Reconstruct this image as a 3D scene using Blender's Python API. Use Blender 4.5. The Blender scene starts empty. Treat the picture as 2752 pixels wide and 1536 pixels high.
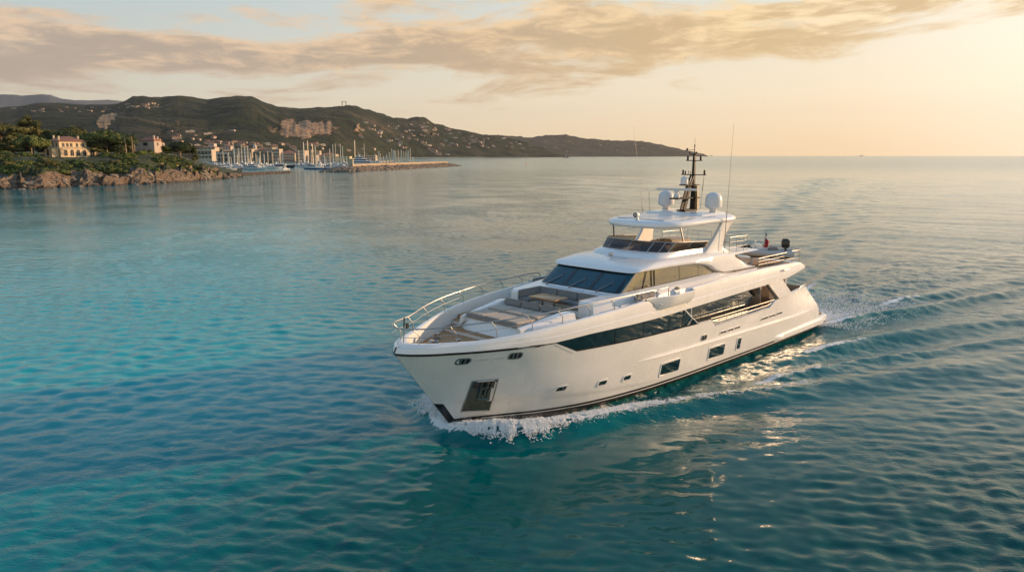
import bpy, bmesh, math, random
import numpy as np
from mathutils import Vector, Matrix, noise
R = math.radians
sc = bpy.context.scene
COL = sc.collection
# ---------------------------------------------------------------- camera, sky, sun, exposure
FPX, PITCH, CAMH = 2000.0, math.atan(350/2000), 11.3037      # focal length in px of a 2752 px wide picture
cam = bpy.data.cameras.new('camera'); camo = bpy.data.objects.new('camera', cam); COL.objects.link(camo)
cam.sensor_width = 36; cam.lens = 36*FPX/2752; cam.clip_start = .5; cam.clip_end = 90000
camo.location = (0, 0, CAMH); camo.rotation_euler = (math.pi/2-PITCH, 0, 0); sc.camera = camo
SUN_AZ, SUN_EL = R(73), R(11.5)                                # azimuth from +Y towards +X
sl = bpy.data.lights.new('sun', 'SUN'); sl.energy = 4.8; sl.angle = R(.6); sl.color = (1, .65, .37)
so = bpy.data.objects.new('sun', sl); COL.objects.link(so)
so.rotation_euler = (math.pi/2-SUN_EL, 0, -SUN_AZ+math.pi)
sc.view_settings.view_transform = 'Standard'; sc.view_settings.look = 'None'
sc.view_settings.exposure = .25; sc.view_settings.gamma = 1
sc.cycles.sample_clamp_indirect = 3.0; sc.cycles.sample_clamp_direct = 4.0

class NT:
    def __init__(s, tree): s.t = tree; s.n = tree.nodes; s.l = tree.links
    def node(s, typ, **k):
        n = s.n.new(typ)
        for a, b in k.items(): setattr(n, a, b)
        return n
    def put(s, sock, v):
        if isinstance(v, bpy.types.NodeSocket): s.l.new(v, sock)
        elif v is not None:
            if hasattr(sock.default_value, '__len__') and not hasattr(v, '__len__'): v = (v,)*len(sock.default_value)
            if hasattr(v, '__len__') and len(sock.default_value) == 4 and len(v) == 3: v = (*v, 1)
            sock.default_value = v
    def math(s, op, a, b=None, c=None, clamp=False):
        n = s.node('ShaderNodeMath', operation=op, use_clamp=clamp)
        for i, v in enumerate((a, b, c)):
            if v is not None: s.put(n.inputs[i], v)
        return n.outputs[0]
    def vmath(s, op, a, b=None):
        n = s.node('ShaderNodeVectorMath', operation=op); s.put(n.inputs[0], a)
        if b is not None: s.put(n.inputs[1], b)
        return n.outputs[0]
    def mix(s, f, a, b, blend='MIX'):
        n = s.node('ShaderNodeMix', data_type='RGBA', blend_type=blend)
        s.put(n.inputs[0], f); s.put(n.inputs[6], a); s.put(n.inputs[7], b); return n.outputs[2]
    def rng(s, v, a, b, c=0, d=1, smooth=True):
        n = s.node('ShaderNodeMapRange', interpolation_type='SMOOTHSTEP' if smooth else 'LINEAR')
        for i, q in enumerate((v, a, b, c, d)): s.put(n.inputs[i], q)
        return n.outputs[0]
    def noise(s, vec, scale, detail=4, rough=.5, dist=0, dim='3D'):
        n = s.node('ShaderNodeTexNoise', noise_dimensions=dim)
        if vec is not None: s.put(n.inputs['Vector'], vec)
        s.put(n.inputs['Scale'], scale); s.put(n.inputs['Detail'], detail); s.put(n.inputs['Roughness'], rough); s.put(n.inputs['Distortion'], dist)
        return n.outputs[0]
    def ramp(s, f, stops, interp='LINEAR'):
        n = s.node('ShaderNodeValToRGB'); cr = n.color_ramp; cr.interpolation = interp
        while len(cr.elements) < len(stops): cr.elements.new(.5)
        for e, (p, c) in zip(cr.elements, stops): e.position = p; e.color = (*c, 1) if len(c) == 3 else c
        s.put(n.inputs[0], f); return n.outputs[0]
    def xyz(s, x, y, z=0):
        n = s.node('ShaderNodeCombineXYZ')
        for i, v in enumerate((x, y, z)): s.put(n.inputs[i], v)
        return n.outputs[0]
    def sep(s, v):
        n = s.node('ShaderNodeSeparateXYZ'); s.put(n.inputs[0], v); return n.outputs

def srgb(r, g, b):
    return tuple(((c/255)/12.92 if c/255 <= .04045 else ((c/255+.055)/1.055)**2.4) for c in (r, g, b))

W = bpy.data.worlds.new('World'); sc.world = W; W.use_nodes = True
N = NT(W.node_tree); N.n.clear()
out = N.node('ShaderNodeOutputWorld')
sky = N.node('ShaderNodeTexSky', sky_type='NISHITA', sun_disc=False, sun_elevation=SUN_EL, sun_rotation=SUN_AZ,
             air_density=1.3, dust_density=3.2, ozone_density=1.2, altitude=0)
geo = N.node('ShaderNodeTexCoord').outputs['Generated']
gx, gy, gz = N.sep(geo)
az = N.math('ARCTAN2', gx, gy)                                  # radians, right of the view is positive
el = N.math('ARCSINE', gz)
ela = N.math('MAXIMUM', el, 0)
# clear-sky tint: warm low, grey-blue high, whiter towards the sun
grad_l = N.ramp(N.math('DIVIDE', ela, 1.5), [(0, srgb(216, 196, 160)), (.05, srgb(200, 198, 182)), (.12, srgb(172, 190, 196)), (.30, srgb(134, 170, 196)), (.6, srgb(106, 148, 190)), (1, srgb(84, 128, 178))])
grad_r = N.ramp(N.math('DIVIDE', ela, 1.5), [(0, srgb(244, 212, 162)), (.05, srgb(247, 228, 196)), (.12, srgb(226, 222, 208)), (.30, srgb(166, 186, 200)), (.6, srgb(112, 150, 188)), (1, srgb(84, 128, 178))])
sd = N.math('SUBTRACT', az, .95)
sdist = N.math('ABSOLUTE', sd)
wr = N.rng(sdist, 1.75, .28, 0, 1)
grad = N.mix(wr, grad_l, grad_r)
glowd = N.node('ShaderNodeVectorMath', operation='DOT_PRODUCT')
N.put(glowd.inputs[0], geo); glowd.inputs[1].default_value = (math.sin(.86)*math.cos(.14), math.cos(.86)*math.cos(.14), math.sin(.14))
glow = N.rng(glowd.outputs['Value'], .86, 1.0, 0, 1)
glow = N.math('POWER', glow, 1.6)
grad = N.mix(N.math('MULTIPLY', glow, .62), grad, (1.12, 1.02, .86))
nish = N.vmath('MULTIPLY', sky.outputs[0], (.10, .10, .10))
base = N.mix(.95, nish, grad)
# cloud belt laid out by compass direction and height above the horizon
t01 = N.rng(az, -.80, .80, 0, 1, smooth=False)
def P(x): return ((math.atan((x-1376)/2000))+.8)/1.6
def E(y): return (418-y)/2000
belt = N.ramp(t01, [(0, (.12, .04, 0)), (P(0), (E(168), .050, .1)), (P(420), (E(188), .040, .15)), (P(800), (E(180), .046, .2)), (P(1150), (E(126), .080, .35)),
                    (P(1450), (E(100), .088, .5)), (P(1750), (E(124), .058, .65)), (P(2100), (E(126), .036, .8)), (P(2420), (E(78), .038, .95)), (P(2752), (E(44), .038, 1)), (1, (.215, .04, 1))])
bc, bw, bt = N.sep(belt)
cvec = N.xyz(N.math('MULTIPLY', az, 5.2), N.math('MULTIPLY', N.math('SUBTRACT', el, N.math('MULTIPLY', bc, .55)), 26), 3.7)
f1 = N.noise(cvec, 1.0, 10, .60, .45)
f2 = N.noise(N.xyz(N.math('MULTIPLY', az, 11), N.math('MULTIPLY', el, 44), 8.1), 1.5, 9, .62, .5)
rel = N.math('DIVIDE', N.math('SUBTRACT', el, bc), bw)
band = N.math('SUBTRACT', 1, N.math('ABSOLUTE', rel))
dens = N.math('ADD', N.math('MULTIPLY', band, .80), N.math('MULTIPLY', N.math('SUBTRACT', f1, .5), 2.9))
dens = N.math('ADD', dens, N.math('MULTIPLY', N.math('SUBTRACT', f2, .5), .7))
cov = N.math('MULTIPLY', N.rng(dens, -.02, .52), .93)
cov = N.math('MULTIPLY', cov, N.rng(el, .02, .075))
cov = N.math('MULTIPLY', cov, N.rng(N.math('ABSOLUTE', rel), 2.4, 1.3))
hi = N.rng(N.noise(N.xyz(N.math('MULTIPLY', az, 3), N.math('MULTIPLY', el, 9), 1.3), 1.6, 7, .6, .5), .52, .75, 0, .55)   # thin high cloud
hi = N.math('MULTIPLY', hi, N.rng(el, .16, .3))
c_sh = N.ramp(bt, [(0, srgb(160, 148, 140)), (.4, srgb(180, 156, 128)), (.75, srgb(200, 170, 122)), (1, srgb(206, 176, 132))])
c_li = N.ramp(bt, [(0, srgb(214, 186, 160)), (.4, srgb(228, 194, 150)), (.75, srgb(240, 210, 160)), (1, srgb(255, 238, 205))])
shade = N.rng(N.math('ADD', N.math('MULTIPLY', f2, .9), N.math('ADD', N.math('MULTIPLY', rel, .14), N.math('MULTIPLY', f1, -.55))), .08, .36, 0, 1)
cc = N.mix(shade, c_sh, c_li)
edge = N.rng(dens, .75, .1, 0, .45)
cc = N.mix(edge, cc, c_li)
col = N.mix(cov, base, cc)
col = N.mix(hi, col, N.mix(wr, srgb(196, 190, 184), srgb(246, 232, 210)))
bg = N.node('ShaderNodeBackground'); N.put(bg.inputs[0], col); bg.inputs[1].default_value = 1.0
N.l.new(bg.outputs[0], out.inputs[0])

# ---------------------------------------------------------------- materials
MATS = {}
def mat(name, color=(.5, .5, .5), rough=.5, metal=0, spec=.5, coat=0, fn=None, alpha=None, trans=None, **k):
    m = bpy.data.materials.new(name); m.use_nodes = True; t = NT(m.node_tree)
    b = t.n['Principled BSDF']
    t.put(b.inputs['Base Color'], (*color, 1)); b.inputs['Roughness'].default_value = rough
    b.inputs['Metallic'].default_value = metal; b.inputs['Specular IOR Level'].default_value = spec
    b.inputs['Coat Weight'].default_value = coat; b.inputs['Coat Roughness'].default_value = .06 if name == 'gelcoat' else .03
    if alpha is not None: b.inputs['Alpha'].default_value = alpha
    if trans is not None: b.inputs['Transmission Weight'].default_value = trans
    for a, v in k.items(): b.inputs[a].default_value = v
    if fn: fn(t, b)
    MATS[name] = m; return m
def oc(t, o='Object'): return t.node('ShaderNodeTexCoord').outputs[o]
def bump(t, b, h, s=.2, d=.02):
    n = t.node('ShaderNodeBump'); n.inputs['Strength'].default_value = s; n.inputs['Distance'].default_value = d
    t.put(n.inputs['Height'], h); t.l.new(n.outputs[0], b.inputs['Normal'])
def vary(c1, c2, scale, lo=.35, hi=.65, detail=4, bs=0, bd=.02, stretch=(1, 1, 1)):
    def fn(t, b):
        v = t.vmath('MULTIPLY', oc(t), stretch)
        f = t.noise(v, scale, detail, .6)
        t.put(b.inputs['Base Color'], t.mix(t.rng(f, lo, hi), (*c1, 1), (*c2, 1)))
        if bs: bump(t, b, f, bs, bd)
    return fn
def gel(c1, c2):
    def fn(t, b):
        v = oc(t); f = t.noise(v, .7, 5, .6)
        t.put(b.inputs['Base Color'], t.mix(t.rng(f, .35, .65), (*c1, 1), (*c2, 1)))
        t.put(b.inputs['Roughness'], t.rng(t.noise(v, .8, 5, .6), .3, .7, .22, .30))
        bump(t, b, t.noise(v, .35, 1, .5), .05, .05)
    return fn
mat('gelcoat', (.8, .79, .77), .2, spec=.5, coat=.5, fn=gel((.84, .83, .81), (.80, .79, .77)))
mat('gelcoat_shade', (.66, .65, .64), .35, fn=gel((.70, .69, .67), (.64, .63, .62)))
mat('nonskid', (.6, .59, .57), .7, fn=vary((.62, .61, .59), (.54, .53, .52), 3, bs=.2))
mat('black_paint', (.008, .008, .009), .25, coat=.3)
mat('antifoul', (.012, .011, .010), .35)
mat('white_line', (.75, .73, .7), .3)
mat('dark_glass', (.006, .010, .011), .05, spec=.9, coat=1.0, **{'Coat IOR': 1.9})
mat('side_glass', (.13, .105, .04), .04, spec=1.0, coat=1.0, **{'Coat IOR': 2.1})  # gold of the reflected sky put into the base colour
mat('windshield_glass', (.006, .055, .075), .03, spec=.5, coat=.15)
mat('rubber', (.012, .012, .013), .55)
mat('steel', (.42, .41, .40), .38, metal=1)
mat('steel_dark', (.30, .29, .28), .3, metal=1)
mat('pocket_dark', (.07, .10, .095), .28, metal=.7)
mat('mast_black', (.010, .009, .009), .5, spec=.3)
mat('dome_white', (.66, .66, .65), .35)
mat('cushion_grey', (.17, .165, .16), .85, fn=vary((.27, .26, .25), (.20, .195, .19), 14, bs=.25, bd=.01))
mat('cushion_beige', (.36, .30, .24), .85, fn=vary((.50, .42, .34), (.42, .355, .29), 9, bs=.25, bd=.01))
mat('tan_panel', (.50, .36, .20), .5)
mat('flag_red', (.35, .02, .03), .8); mat('flag_blue', (.02, .03, .16), .8)
mat('tint_screen', (.012, .011, .010), .04, spec=.6, alpha=.86)
def teakf(t, b):
    x, y, z = t.sep(oc(t))
    u = t.math('MULTIPLY', y, 1/.075); fr = t.math('FRACT', u); cell = t.math('FLOOR', u)
    gap = t.math('LESS_THAN', fr, .10)
    w = t.node('ShaderNodeTexWhiteNoise', noise_dimensions='1D'); t.put(w.inputs['W'], cell)
    g = t.noise(t.vmath('MULTIPLY', oc(t), (2, 20, 2)), 3, 4, .6)
    c = t.mix(t.math('ADD', t.math('MULTIPLY', w.outputs[0], .5), t.math('MULTIPLY', g, .5)), (.38, .20, .085, 1), (.54, .31, .14, 1))
    t.put(b.inputs['Base Color'], t.mix(gap, c, (.03, .022, .018, 1)))
mat('teak', (.3, .17, .09), .6, fn=teakf)
mat('table_teak', (.42, .22, .09), .4, coat=.3, fn=vary((.46, .25, .10), (.34, .17, .07), 5, stretch=(1, 9, 1)))
# ---------------------------------------------------------------- mesh helpers
def link(name, me, parent=None, loc=None, label=None, cat=None, group=None, kind=None):
    o = bpy.data.objects.new(name, me); COL.objects.link(o)
    if parent: o.parent = parent
    if loc is not None: o.location = loc
    if label: o['label'] = label
    if cat: o['category'] = cat
    if group: o['group'] = group
    if kind: o['kind'] = kind
    return o
class MB:
    def __init__(s, flip=False): s.v = []; s.f = []; s.m = []; s.flip = flip; s.M = None
    def add(s, vs, fs, mi=0):
        b = len(s.v)
        if s.M is not None: vs = [s.M @ Vector(v) for v in vs]
        if s.flip: vs = [(-v[0], v[1], v[2]) for v in vs]
        s.v += [tuple(v) for v in vs]
        s.f += [tuple(b+i for i in f) for f in fs]; s.m += [mi]*len(fs)
        return s
    def box(s, c, d, mi=0, rz=0, bev=0, ry=0, rx=0):
        x, y, z = d[0]/2, d[1]/2, d[2]/2
        if bev:
            bm = bmesh.new(); bmesh.ops.create_cube(bm, size=1, matrix=Matrix.Diagonal((d[0], d[1], d[2], 1)))
            bmesh.ops.bevel(bm, geom=bm.edges[:], offset=min(bev, x*.95, y*.95, z*.95), segments=2, affect='EDGES')
            bm.verts.index_update(); vs = [v.co.copy() for v in bm.verts]; fs = [[v.index for v in f.verts] for f in bm.faces]; bm.free()
        else:
            vs = [Vector((a, b, e)) for a in (-x, x) for b in (-y, y) for e in (-z, z)]
            fs = [(0, 1, 3, 2), (4, 6, 7, 5), (0, 4, 5, 1), (2, 3, 7, 6), (0, 2, 6, 4), (1, 5, 7, 3)]
        M = Matrix.Translation(c) @ Matrix.Rotation(rz, 4, 'Z') @ Matrix.Rotation(ry, 4, 'Y') @ Matrix.Rotation(rx, 4, 'X')
        return s.add([M @ v for v in vs], fs, mi)
    def tube(s, pts, r, n=8, mi=0, closed=False, r2=None):
        pts = [Vector(p) for p in pts]; L = len(pts); vs = []; fs = []
        up = Vector((0, 0, 1))
        for i, p in enumerate(pts):
            a = pts[(i-1) % L] if (i > 0 or closed) else p; b = pts[(i+1) % L] if (i < L-1 or closed) else p
            d = (b-a).normalized() if (b-a).length > 1e-9 else up
            x = d.cross(up)
            if x.length < .05: x = d.cross(Vector((1, 0, 0)))
            x.normalize(); y = x.cross(d)
            rr = r if r2 is None else r+(r2-r)*i/(L-1)
            for k in range(n):
                an = 2*math.pi*k/n; vs.append(p+x*rr*math.cos(an)+y*rr*math.sin(an))
        m = L if closed else L-1
        for i in range(m):
            for k in range(n):
                a = i*n+k; b = i*n+(k+1) % n; c = ((i+1) % L)*n+(k+1) % n; d = ((i+1) % L)*n+k
                fs.append((a, b, c, d))
        if not closed: fs += [tuple(range(n))[::-1], tuple((L-1)*n+k for k in range(n))]
        return s.add(vs, fs, mi)
    def lathe(s, c, prof, n=20, mi=0, axis=None):
        vs = []; fs = []; M = axis or Matrix.Identity(4); c = Vector(c)
        for r, z in prof:
            for k in range(n):
                a = 2*math.pi*k/n; vs.append(c+M @ Vector((r*math.cos(a), r*math.sin(a), z)))
        for i in range(len(prof)-1):
            for k in range(n): fs.append((i*n+k, i*n+(k+1) % n, (i+1)*n+(k+1) % n, (i+1)*n+k))
        fs += [tuple(range(n))[::-1], tuple((len(prof)-1)*n+k for k in range(n))]
        return s.add(vs, fs, mi)
    def loft(s, rings, closed=True, cap=True, mi=0, mif=None):
        n = len(rings[0]); vs = [p for r in rings for p in r]; base = len(s.f)
        for i in range(len(rings)-1):
            fs = []
            for k in range(n if closed else n-1):
                fs.append((i*n+k, i*n+(k+1) % n, (i+1)*n+(k+1) % n, (i+1)*n+k))
            if i == 0: allf = fs
            else: allf += fs
        if cap and closed: allf += [tuple(range(n))[::-1], tuple((len(rings)-1)*n+k for k in range(n))]
        s.add(vs, allf, mi)
        if mif:
            for q in range(len(allf)): s.m[base+q] = mif(q // (n if closed else n-1), q % (n if closed else n-1))
        return s
    def prism(s, poly, z0, z1, mi=0):
        n = len(poly); f0 = (lambda p: z0) if not callable(z0) else z0; f1 = (lambda p: z1) if not callable(z1) else z1
        vs = [(p[0], p[1], f0(p)) for p in poly]+[(p[0], p[1], f1(p)) for p in poly]
        fs = [tuple(range(n))[::-1], tuple(range(n, 2*n))]+[(i, (i+1) % n, n+(i+1) % n, n+i) for i in range(n)]
        return s.add(vs, fs, mi)
    def sheet(s, poly, th, mi=0):
        """polygon in 3-D given a thickness vector"""
        n = len(poly); th = Vector(th); vs = [Vector(p) for p in poly]+[Vector(p)+th for p in poly]
        fs = [tuple(range(n))[::-1], tuple(range(n, 2*n))]+[(i, (i+1) % n, n+(i+1) % n, n+i) for i in range(n)]
        return s.add(vs, fs, mi)
    def mirror(s):
        n = len(s.v); m = len(s.f)
        s.v += [(a, -b, c) for a, b, c in s.v]; s.f += [tuple(i+n for i in f)[::-1] for f in s.f[:m]]; s.m += s.m[:m]
        return s
    def mesh(s, name, mats, smooth=35, fix=True):
        me = bpy.data.meshes.new(name); me.from_pydata(s.v, [], s.f)
        for m in mats: me.materials.append(MATS[m] if isinstance(m, str) else m)
        me.polygons.foreach_set('material_index', np.array(s.m, dtype=np.int32))
        if fix:
            bm = bmesh.new(); bm.from_mesh(me); bmesh.ops.remove_doubles(bm, verts=bm.verts, dist=1e-5)
            bmesh.ops.recalc_face_normals(bm, faces=bm.faces); bm.to_mesh(me); bm.free()
        if smooth:
            me.polygons.foreach_set('use_smooth', np.ones(len(me.polygons), dtype=bool))
            if smooth < 180: me.set_sharp_from_angle(angle=R(smooth))
        me.update(); return me
    def build(s, name, mats, parent=None, smooth=35, fix=True, lr=False, **k):
        if isinstance(mats, str): mats = [mats]
        if lr:                                                  # port and starboard pieces become objects of their own
            for sd in (1, -1):
                q = MB(); idx = {}
                for f, mi in zip(s.f, s.m):
                    if sum(s.v[i][1] for i in f)*sd <= 0: continue
                    q.f.append(tuple(idx.setdefault(i, len(idx)) for i in f)); q.m.append(mi)
                q.v = [None]*len(idx)
                for i, j in idx.items(): q.v[j] = s.v[i]
                o = q.build(name, mats, parent, smooth, fix, **k)
            return o
        return link(name, s.mesh(name, mats, smooth, fix), parent, **k)
def pch(xs, ys):
    xs = np.array(xs, float); ys = np.array(ys, float); h = np.diff(xs); d = np.diff(ys)/h
    m = np.zeros(len(xs)); m[0] = d[0]; m[-1] = d[-1]
    for i in range(1, len(xs)-1): m[i] = 0 if d[i-1]*d[i] <= 0 else 2*d[i-1]*d[i]/(d[i-1]+d[i])
    def f(x):
        x = np.clip(x, xs[0], xs[-1]); i = np.clip(np.searchsorted(xs, x, side='right')-1, 0, len(xs)-2)
        t = (x-xs[i])/h[i]
        r = (2*t**3-3*t*t+1)*ys[i]+(t**3-2*t*t+t)*h[i]*m[i]+(-2*t**3+3*t*t)*ys[i+1]+(t**3-t*t)*h[i]*m[i+1]
        return float(r) if np.ndim(r) == 0 else r
    return f
def lin(xs, ys): return lambda x: float(np.interp(x, xs, ys))
def sstep(a, b, x):
    t = min(max((x-a)/(b-a), 0), 1); return t*t*(3-2*t)
# ================================================================ THE SEA
BX, BY, BA = -2.6157, 30.3357, R(45.4813)                       # stem of the yacht at the waterline and its aft bearing
rng = np.random.default_rng(7)
def boat_st(x, y):
    dx, dy = x-BX, y-BY
    return dx*math.sin(BA)+dy*math.cos(BA), dx*math.cos(BA)-dy*math.sin(BA)
az_ = np.concatenate([np.linspace(-62, -37, 90, endpoint=False), np.linspace(-37, 37, 1060, endpoint=False), np.linspace(37, 62, 90)])*math.pi/180
rr = [9.0]
while rr[-1] < 420: rr.append(rr[-1]*1.0042)
while rr[-1] < 3000: rr.append(rr[-1]*1.012)
while rr[-1] < 22000: rr.append(rr[-1]*1.05)
rr = np.array(rr); NR, NA = len(rr), len(az_)
RR, AA = np.meshgrid(rr, az_, indexing='ij'); X = (RR*np.sin(AA)); Yy = (RR*np.cos(AA))
SS, TT = boat_st(X, Yy)
fx, fy = X.astype(np.float32), Yy.astype(np.float32)
cell = np.gradient(rr)[:, None]*np.ones_like(RR)
def vnoise(x, y, scale, seed):                                  # smooth value noise on a grid
    g = np.random.default_rng(seed).random((256, 256)).astype(np.float32)
    u = x*scale; v = y*scale; i = np.floor(u).astype(int); j = np.floor(v).astype(int); a = u-i; b = v-j
    a = a*a*(3-2*a); b = b*b*(3-2*b); i &= 255; j &= 255; i1 = (i+1) & 255; j1 = (j+1) & 255
    return (g[i, j]*(1-a)+g[i1, j]*a)*(1-b)+(g[i, j1]*(1-a)+g[i1, j1]*a)*b
gust = .55+.9*vnoise(X+500, Yy+900, 1/23, 3)*vnoise(X+100, Yy+40, 1/9, 4)*1.6
Zs = np.zeros_like(fx)
for k in range(74):
    lam = 10**rng.uniform(math.log10(.42), math.log10(2.6)); th = R(rng.normal(8, 48))
    kx, ky = math.sin(th)*2*math.pi/lam, math.cos(th)*2*math.pi/lam
    amp = .0125*lam**.70/math.sqrt(74)*3.3*rng.uniform(.6, 1.3)
    if lam > 1.8: amp *= .55
    fade = np.clip((lam/cell.astype(np.float32)-2.6)/2.5, 0, 1)
    ph = kx*fx+ky*fy+rng.uniform(0, 6.28)+1.3*np.float32(1)*0
    Zs += (amp*fade*np.sin(ph)).astype(np.float32)
Zs *= gust.astype(np.float32)
# long low swell seen on the right
for lam, th, amp in ((9.5, 30, .022), (13, 18, .024), (6.2, 42, .020)):
    fade = np.clip((lam/cell-3)/3, 0, 1); Zs += (amp*fade*np.sin(2*math.pi/lam*(fx*math.sin(R(th))+fy*math.cos(R(th)))+lam)*np.clip((fx+10)/40, .15, 1)).astype(np.float32)
# wake of the yacht
near = (SS > -8) & (SS < 470) & (np.abs(TT) < 200); ii = np.nonzero(near)
s_, t_ = SS[ii], np.abs(TT[ii]); sg_ = np.sign(TT[ii])
def pline(pts, s, t):
    best = np.full(s.shape, 1e9); al = np.zeros(s.shape); side = np.zeros(s.shape); acc = 0
    for (a, b), (c, d) in zip(pts, pts[1:]):
        L = math.hypot(c-a, d-b); ux, uy = (c-a)/L, (d-b)/L
        q = np.clip((s-a)*ux+(t-b)*uy, 0, L); dx = s-(a+ux*q); dy = t-(b+uy*q); dd = np.hypot(dx, dy)
        m = dd < best; best = np.where(m, dd, best); al = np.where(m, acc+q, al); side = np.where(m, np.sign(ux*dy-uy*dx), side); acc += L
    return best*side, al
wk = np.zeros_like(s_); foam = np.zeros_like(s_)
nz = vnoise(s_+300, t_+300+40*sg_, 1.1, 11); nz2 = vnoise(s_+300, t_+300+40*sg_, 3.2, 12); nz3 = vnoise(s_+80, t_+90+30*sg_, .33, 13)
CREST = [(-.45, .0), (-.1, .9), (.4, 1.75), (1.3, 2.75), (2.9, 3.4), (4.8, 3.95), (7.6, 4.8), (10, 5.7), (13.5, 7.5), (16.1, 8.3), (20.1, 9.9), (24.7, 12.2), (32, 14.6), (45, 19.5), (70, 29), (120, 46)]
d, a = pline(CREST, s_+(nz3-.5)*.5, t_+(nz-.5)*.35)
A = .34*np.exp(-a/5.0)+.30*np.exp(-a/80); A *= np.clip((a+.2)/2.4, .08, 1)
wd = .55+.035*a
wk += A*(np.exp(-(d/wd)**2)-.45*np.exp(-((d-1.9*wd)/(1.3*wd))**2)-.35*np.exp(-((d+2.0*wd)/(1.4*wd))**2))
wf = .16+.34*np.exp(-a/7)
foam = np.maximum(foam, np.exp(-(np.maximum(np.abs(d+.12)-wf*.4, 0)/wf)**2)*np.clip(1.25-a/22, 0, 1))
hb = np.interp(s_, [-1, 0, 2, 4, 6, 8, 10.7, 14, 30], [0, 0, .95, 1.95, 2.6, 2.95, 3.2, 3.3, 3.25])
inside = (d < 0) | (d*0 > 1)
btw = np.clip((t_-hb)/np.maximum(np.interp(s_, [c[0] for c in CREST], [c[1] for c in CREST])-hb, .3), 0, 2)   # 0 at the hull, 1 at the crest
zone = np.clip(1.15-btw, 0, 1)**.5*(s_ > .2)*np.clip((34-s_)/10, 0, 1)*np.clip(s_/1.5, 0, 1)
zone = np.where(btw > 1.1, 0, zone)
foam = np.maximum(foam, zone*(.50*np.exp(-np.maximum(s_-2, 0)/9)+.30+.2*(nz3-.4)))
chop = (nz-.5)*.10+(nz2-.5)*.06+(vnoise(s_+20, t_*1.0+50*sg_+99, 6.5, 21)-.5)*.035
wk += zone*chop*1.0
wk -= .24*np.exp(-((t_-hb)/.9)**2)*np.clip((s_-2.2)/2, 0, 1)*np.clip((30-s_)/4, 0, 1)      # trough along the hull
wk += .04*np.exp(-((t_-hb)/.5)**2)*np.exp(-((s_-.9)/1.2)**2)
# second and third feather waves
for pts, am, w0 in (([(14, 6.2), (19.6, 7.6), (24.8, 9.2), (30.2, 11.2), (33.6, 12.8), (50, 18), (90, 31)], .27, .62), ([(22, 5.2), (28, 6.6), (34, 8.8), (46, 13), (80, 24), (130, 39)], .25, .8),
                    ([(29.5, 3.0), (33, 3.9), (36.1, 4.6), (43.5, 6.3), (60, 10.2), (85, 16.5), (150, 31)], .42, .58), ([(40, 3.0), (50, 5.3), (66, 9), (100, 17), (180, 34)], .32, .95)):
    d2, a2 = pline(pts, s_+(nz3-.5)*.8, t_+(nz3-.5)*.6)
    A2 = am*np.clip(a2/3, 0, 1)*np.exp(-a2/60); w2 = w0+.013*a2
    wk += A2*(np.exp(-(d2/w2)**2)-.5*np.exp(-((d2-2*w2)/(1.5*w2))**2)-.5*np.exp(-((d2+2*w2)/(1.5*w2))**2))
    if am > .15: foam = np.maximum(foam, np.exp(-(d2/(.45))**2)*np.clip(1.0-a2/16, 0, 1)*np.clip((a2+.5)/1, 0, 1))
# far starboard arm of the wake, a train of short crests
far_ = [(60, 19), (99, 36), (203, 76), (300, 113), (427, 162)]
d3, a3 = pline(far_, s_, t_); en = np.exp(-(d3/(3.5+.03*a3))**2)*(sg_ < 0)*np.clip(a3/15, 0, 1)*np.clip((370-a3)/90, 0, 1)*(.5+.8*nz3)
wk += en*(.07+.0004*a3)*np.sin((s_*.55+t_*.83)*2*math.pi/(3.2+.012*a3)+3*nz3)
en = np.exp(-((d3+9+.05*a3)/(3+.03*a3))**2)*(sg_ < 0)*np.clip(a3/15, 0, 1)*np.clip((330-a3)/90, 0, 1)*(.4+.8*nz)
wk += en*.07*np.sin((s_*.5+t_*.86)*2*math.pi/(3.0+.012*a3)+3*nz3)
# turbulent wash astern
wash = np.clip((3.6+.045*(s_-29)-t_)/1.2, 0, 1)*np.clip((s_-28.6)/1.0, 0, 1)*np.exp(-np.maximum(s_-30, 0)/42)
wk += wash*chop*1.6
foam = np.maximum(foam, wash*np.clip(1.15-(s_-29)/26, .14, 1)*(.6+.5*nz3))
band_ = np.clip((11+.23*(s_-30)-t_)/4, 0, 1)*np.clip((s_-27)/8, 0, 1)*np.exp(-np.maximum(s_-30, 0)/150)
wk += band_*((vnoise(s_, t_+200+60*sg_, .8, 31)-.5)*.07+(vnoise(s_, t_+200+60*sg_, 2.1, 32)-.5)*.035)
# calm lee beside the bow keeps its mirror
lee = np.exp(-((np.abs(s_-1.5)/9)**2.5+(np.abs(t_*sg_-8.8)/5.8)**2.5))
Zs[ii] = Zs[ii]*(1-.80*lee)+wk
FO = np.zeros_like(Zs); FO[ii] = foam
verts = np.stack([fx, fy, Zs], -1).reshape(-1, 3).astype(np.float32)
me = bpy.data.meshes.new('sea'); me.vertices.add(len(verts)); me.vertices.foreach_set('co', verts.ravel())
I = (np.arange(NR-1)[:, None]*NA+np.arange(NA-1)[None, :]).ravel()
quads = np.stack([I, I+1, I+NA+1, I+NA], -1).astype(np.int32)[:, ::-1]
me.loops.add(quads.size); me.loops.foreach_set('vertex_index', np.ascontiguousarray(quads).ravel())
me.polygons.add(len(quads)); me.polygons.foreach_set('loop_start', np.arange(0, quads.size, 4, dtype=np.int32)); me.polygons.foreach_set('loop_total', np.full(len(quads), 4, dtype=np.int32))
me.polygons.foreach_set('use_smooth', np.ones(len(quads), dtype=bool)); me.update(calc_edges=True)
at = me.attributes.new('foam', 'FLOAT', 'POINT'); at.data.foreach_set('value', FO.ravel().astype(np.float32))
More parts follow.
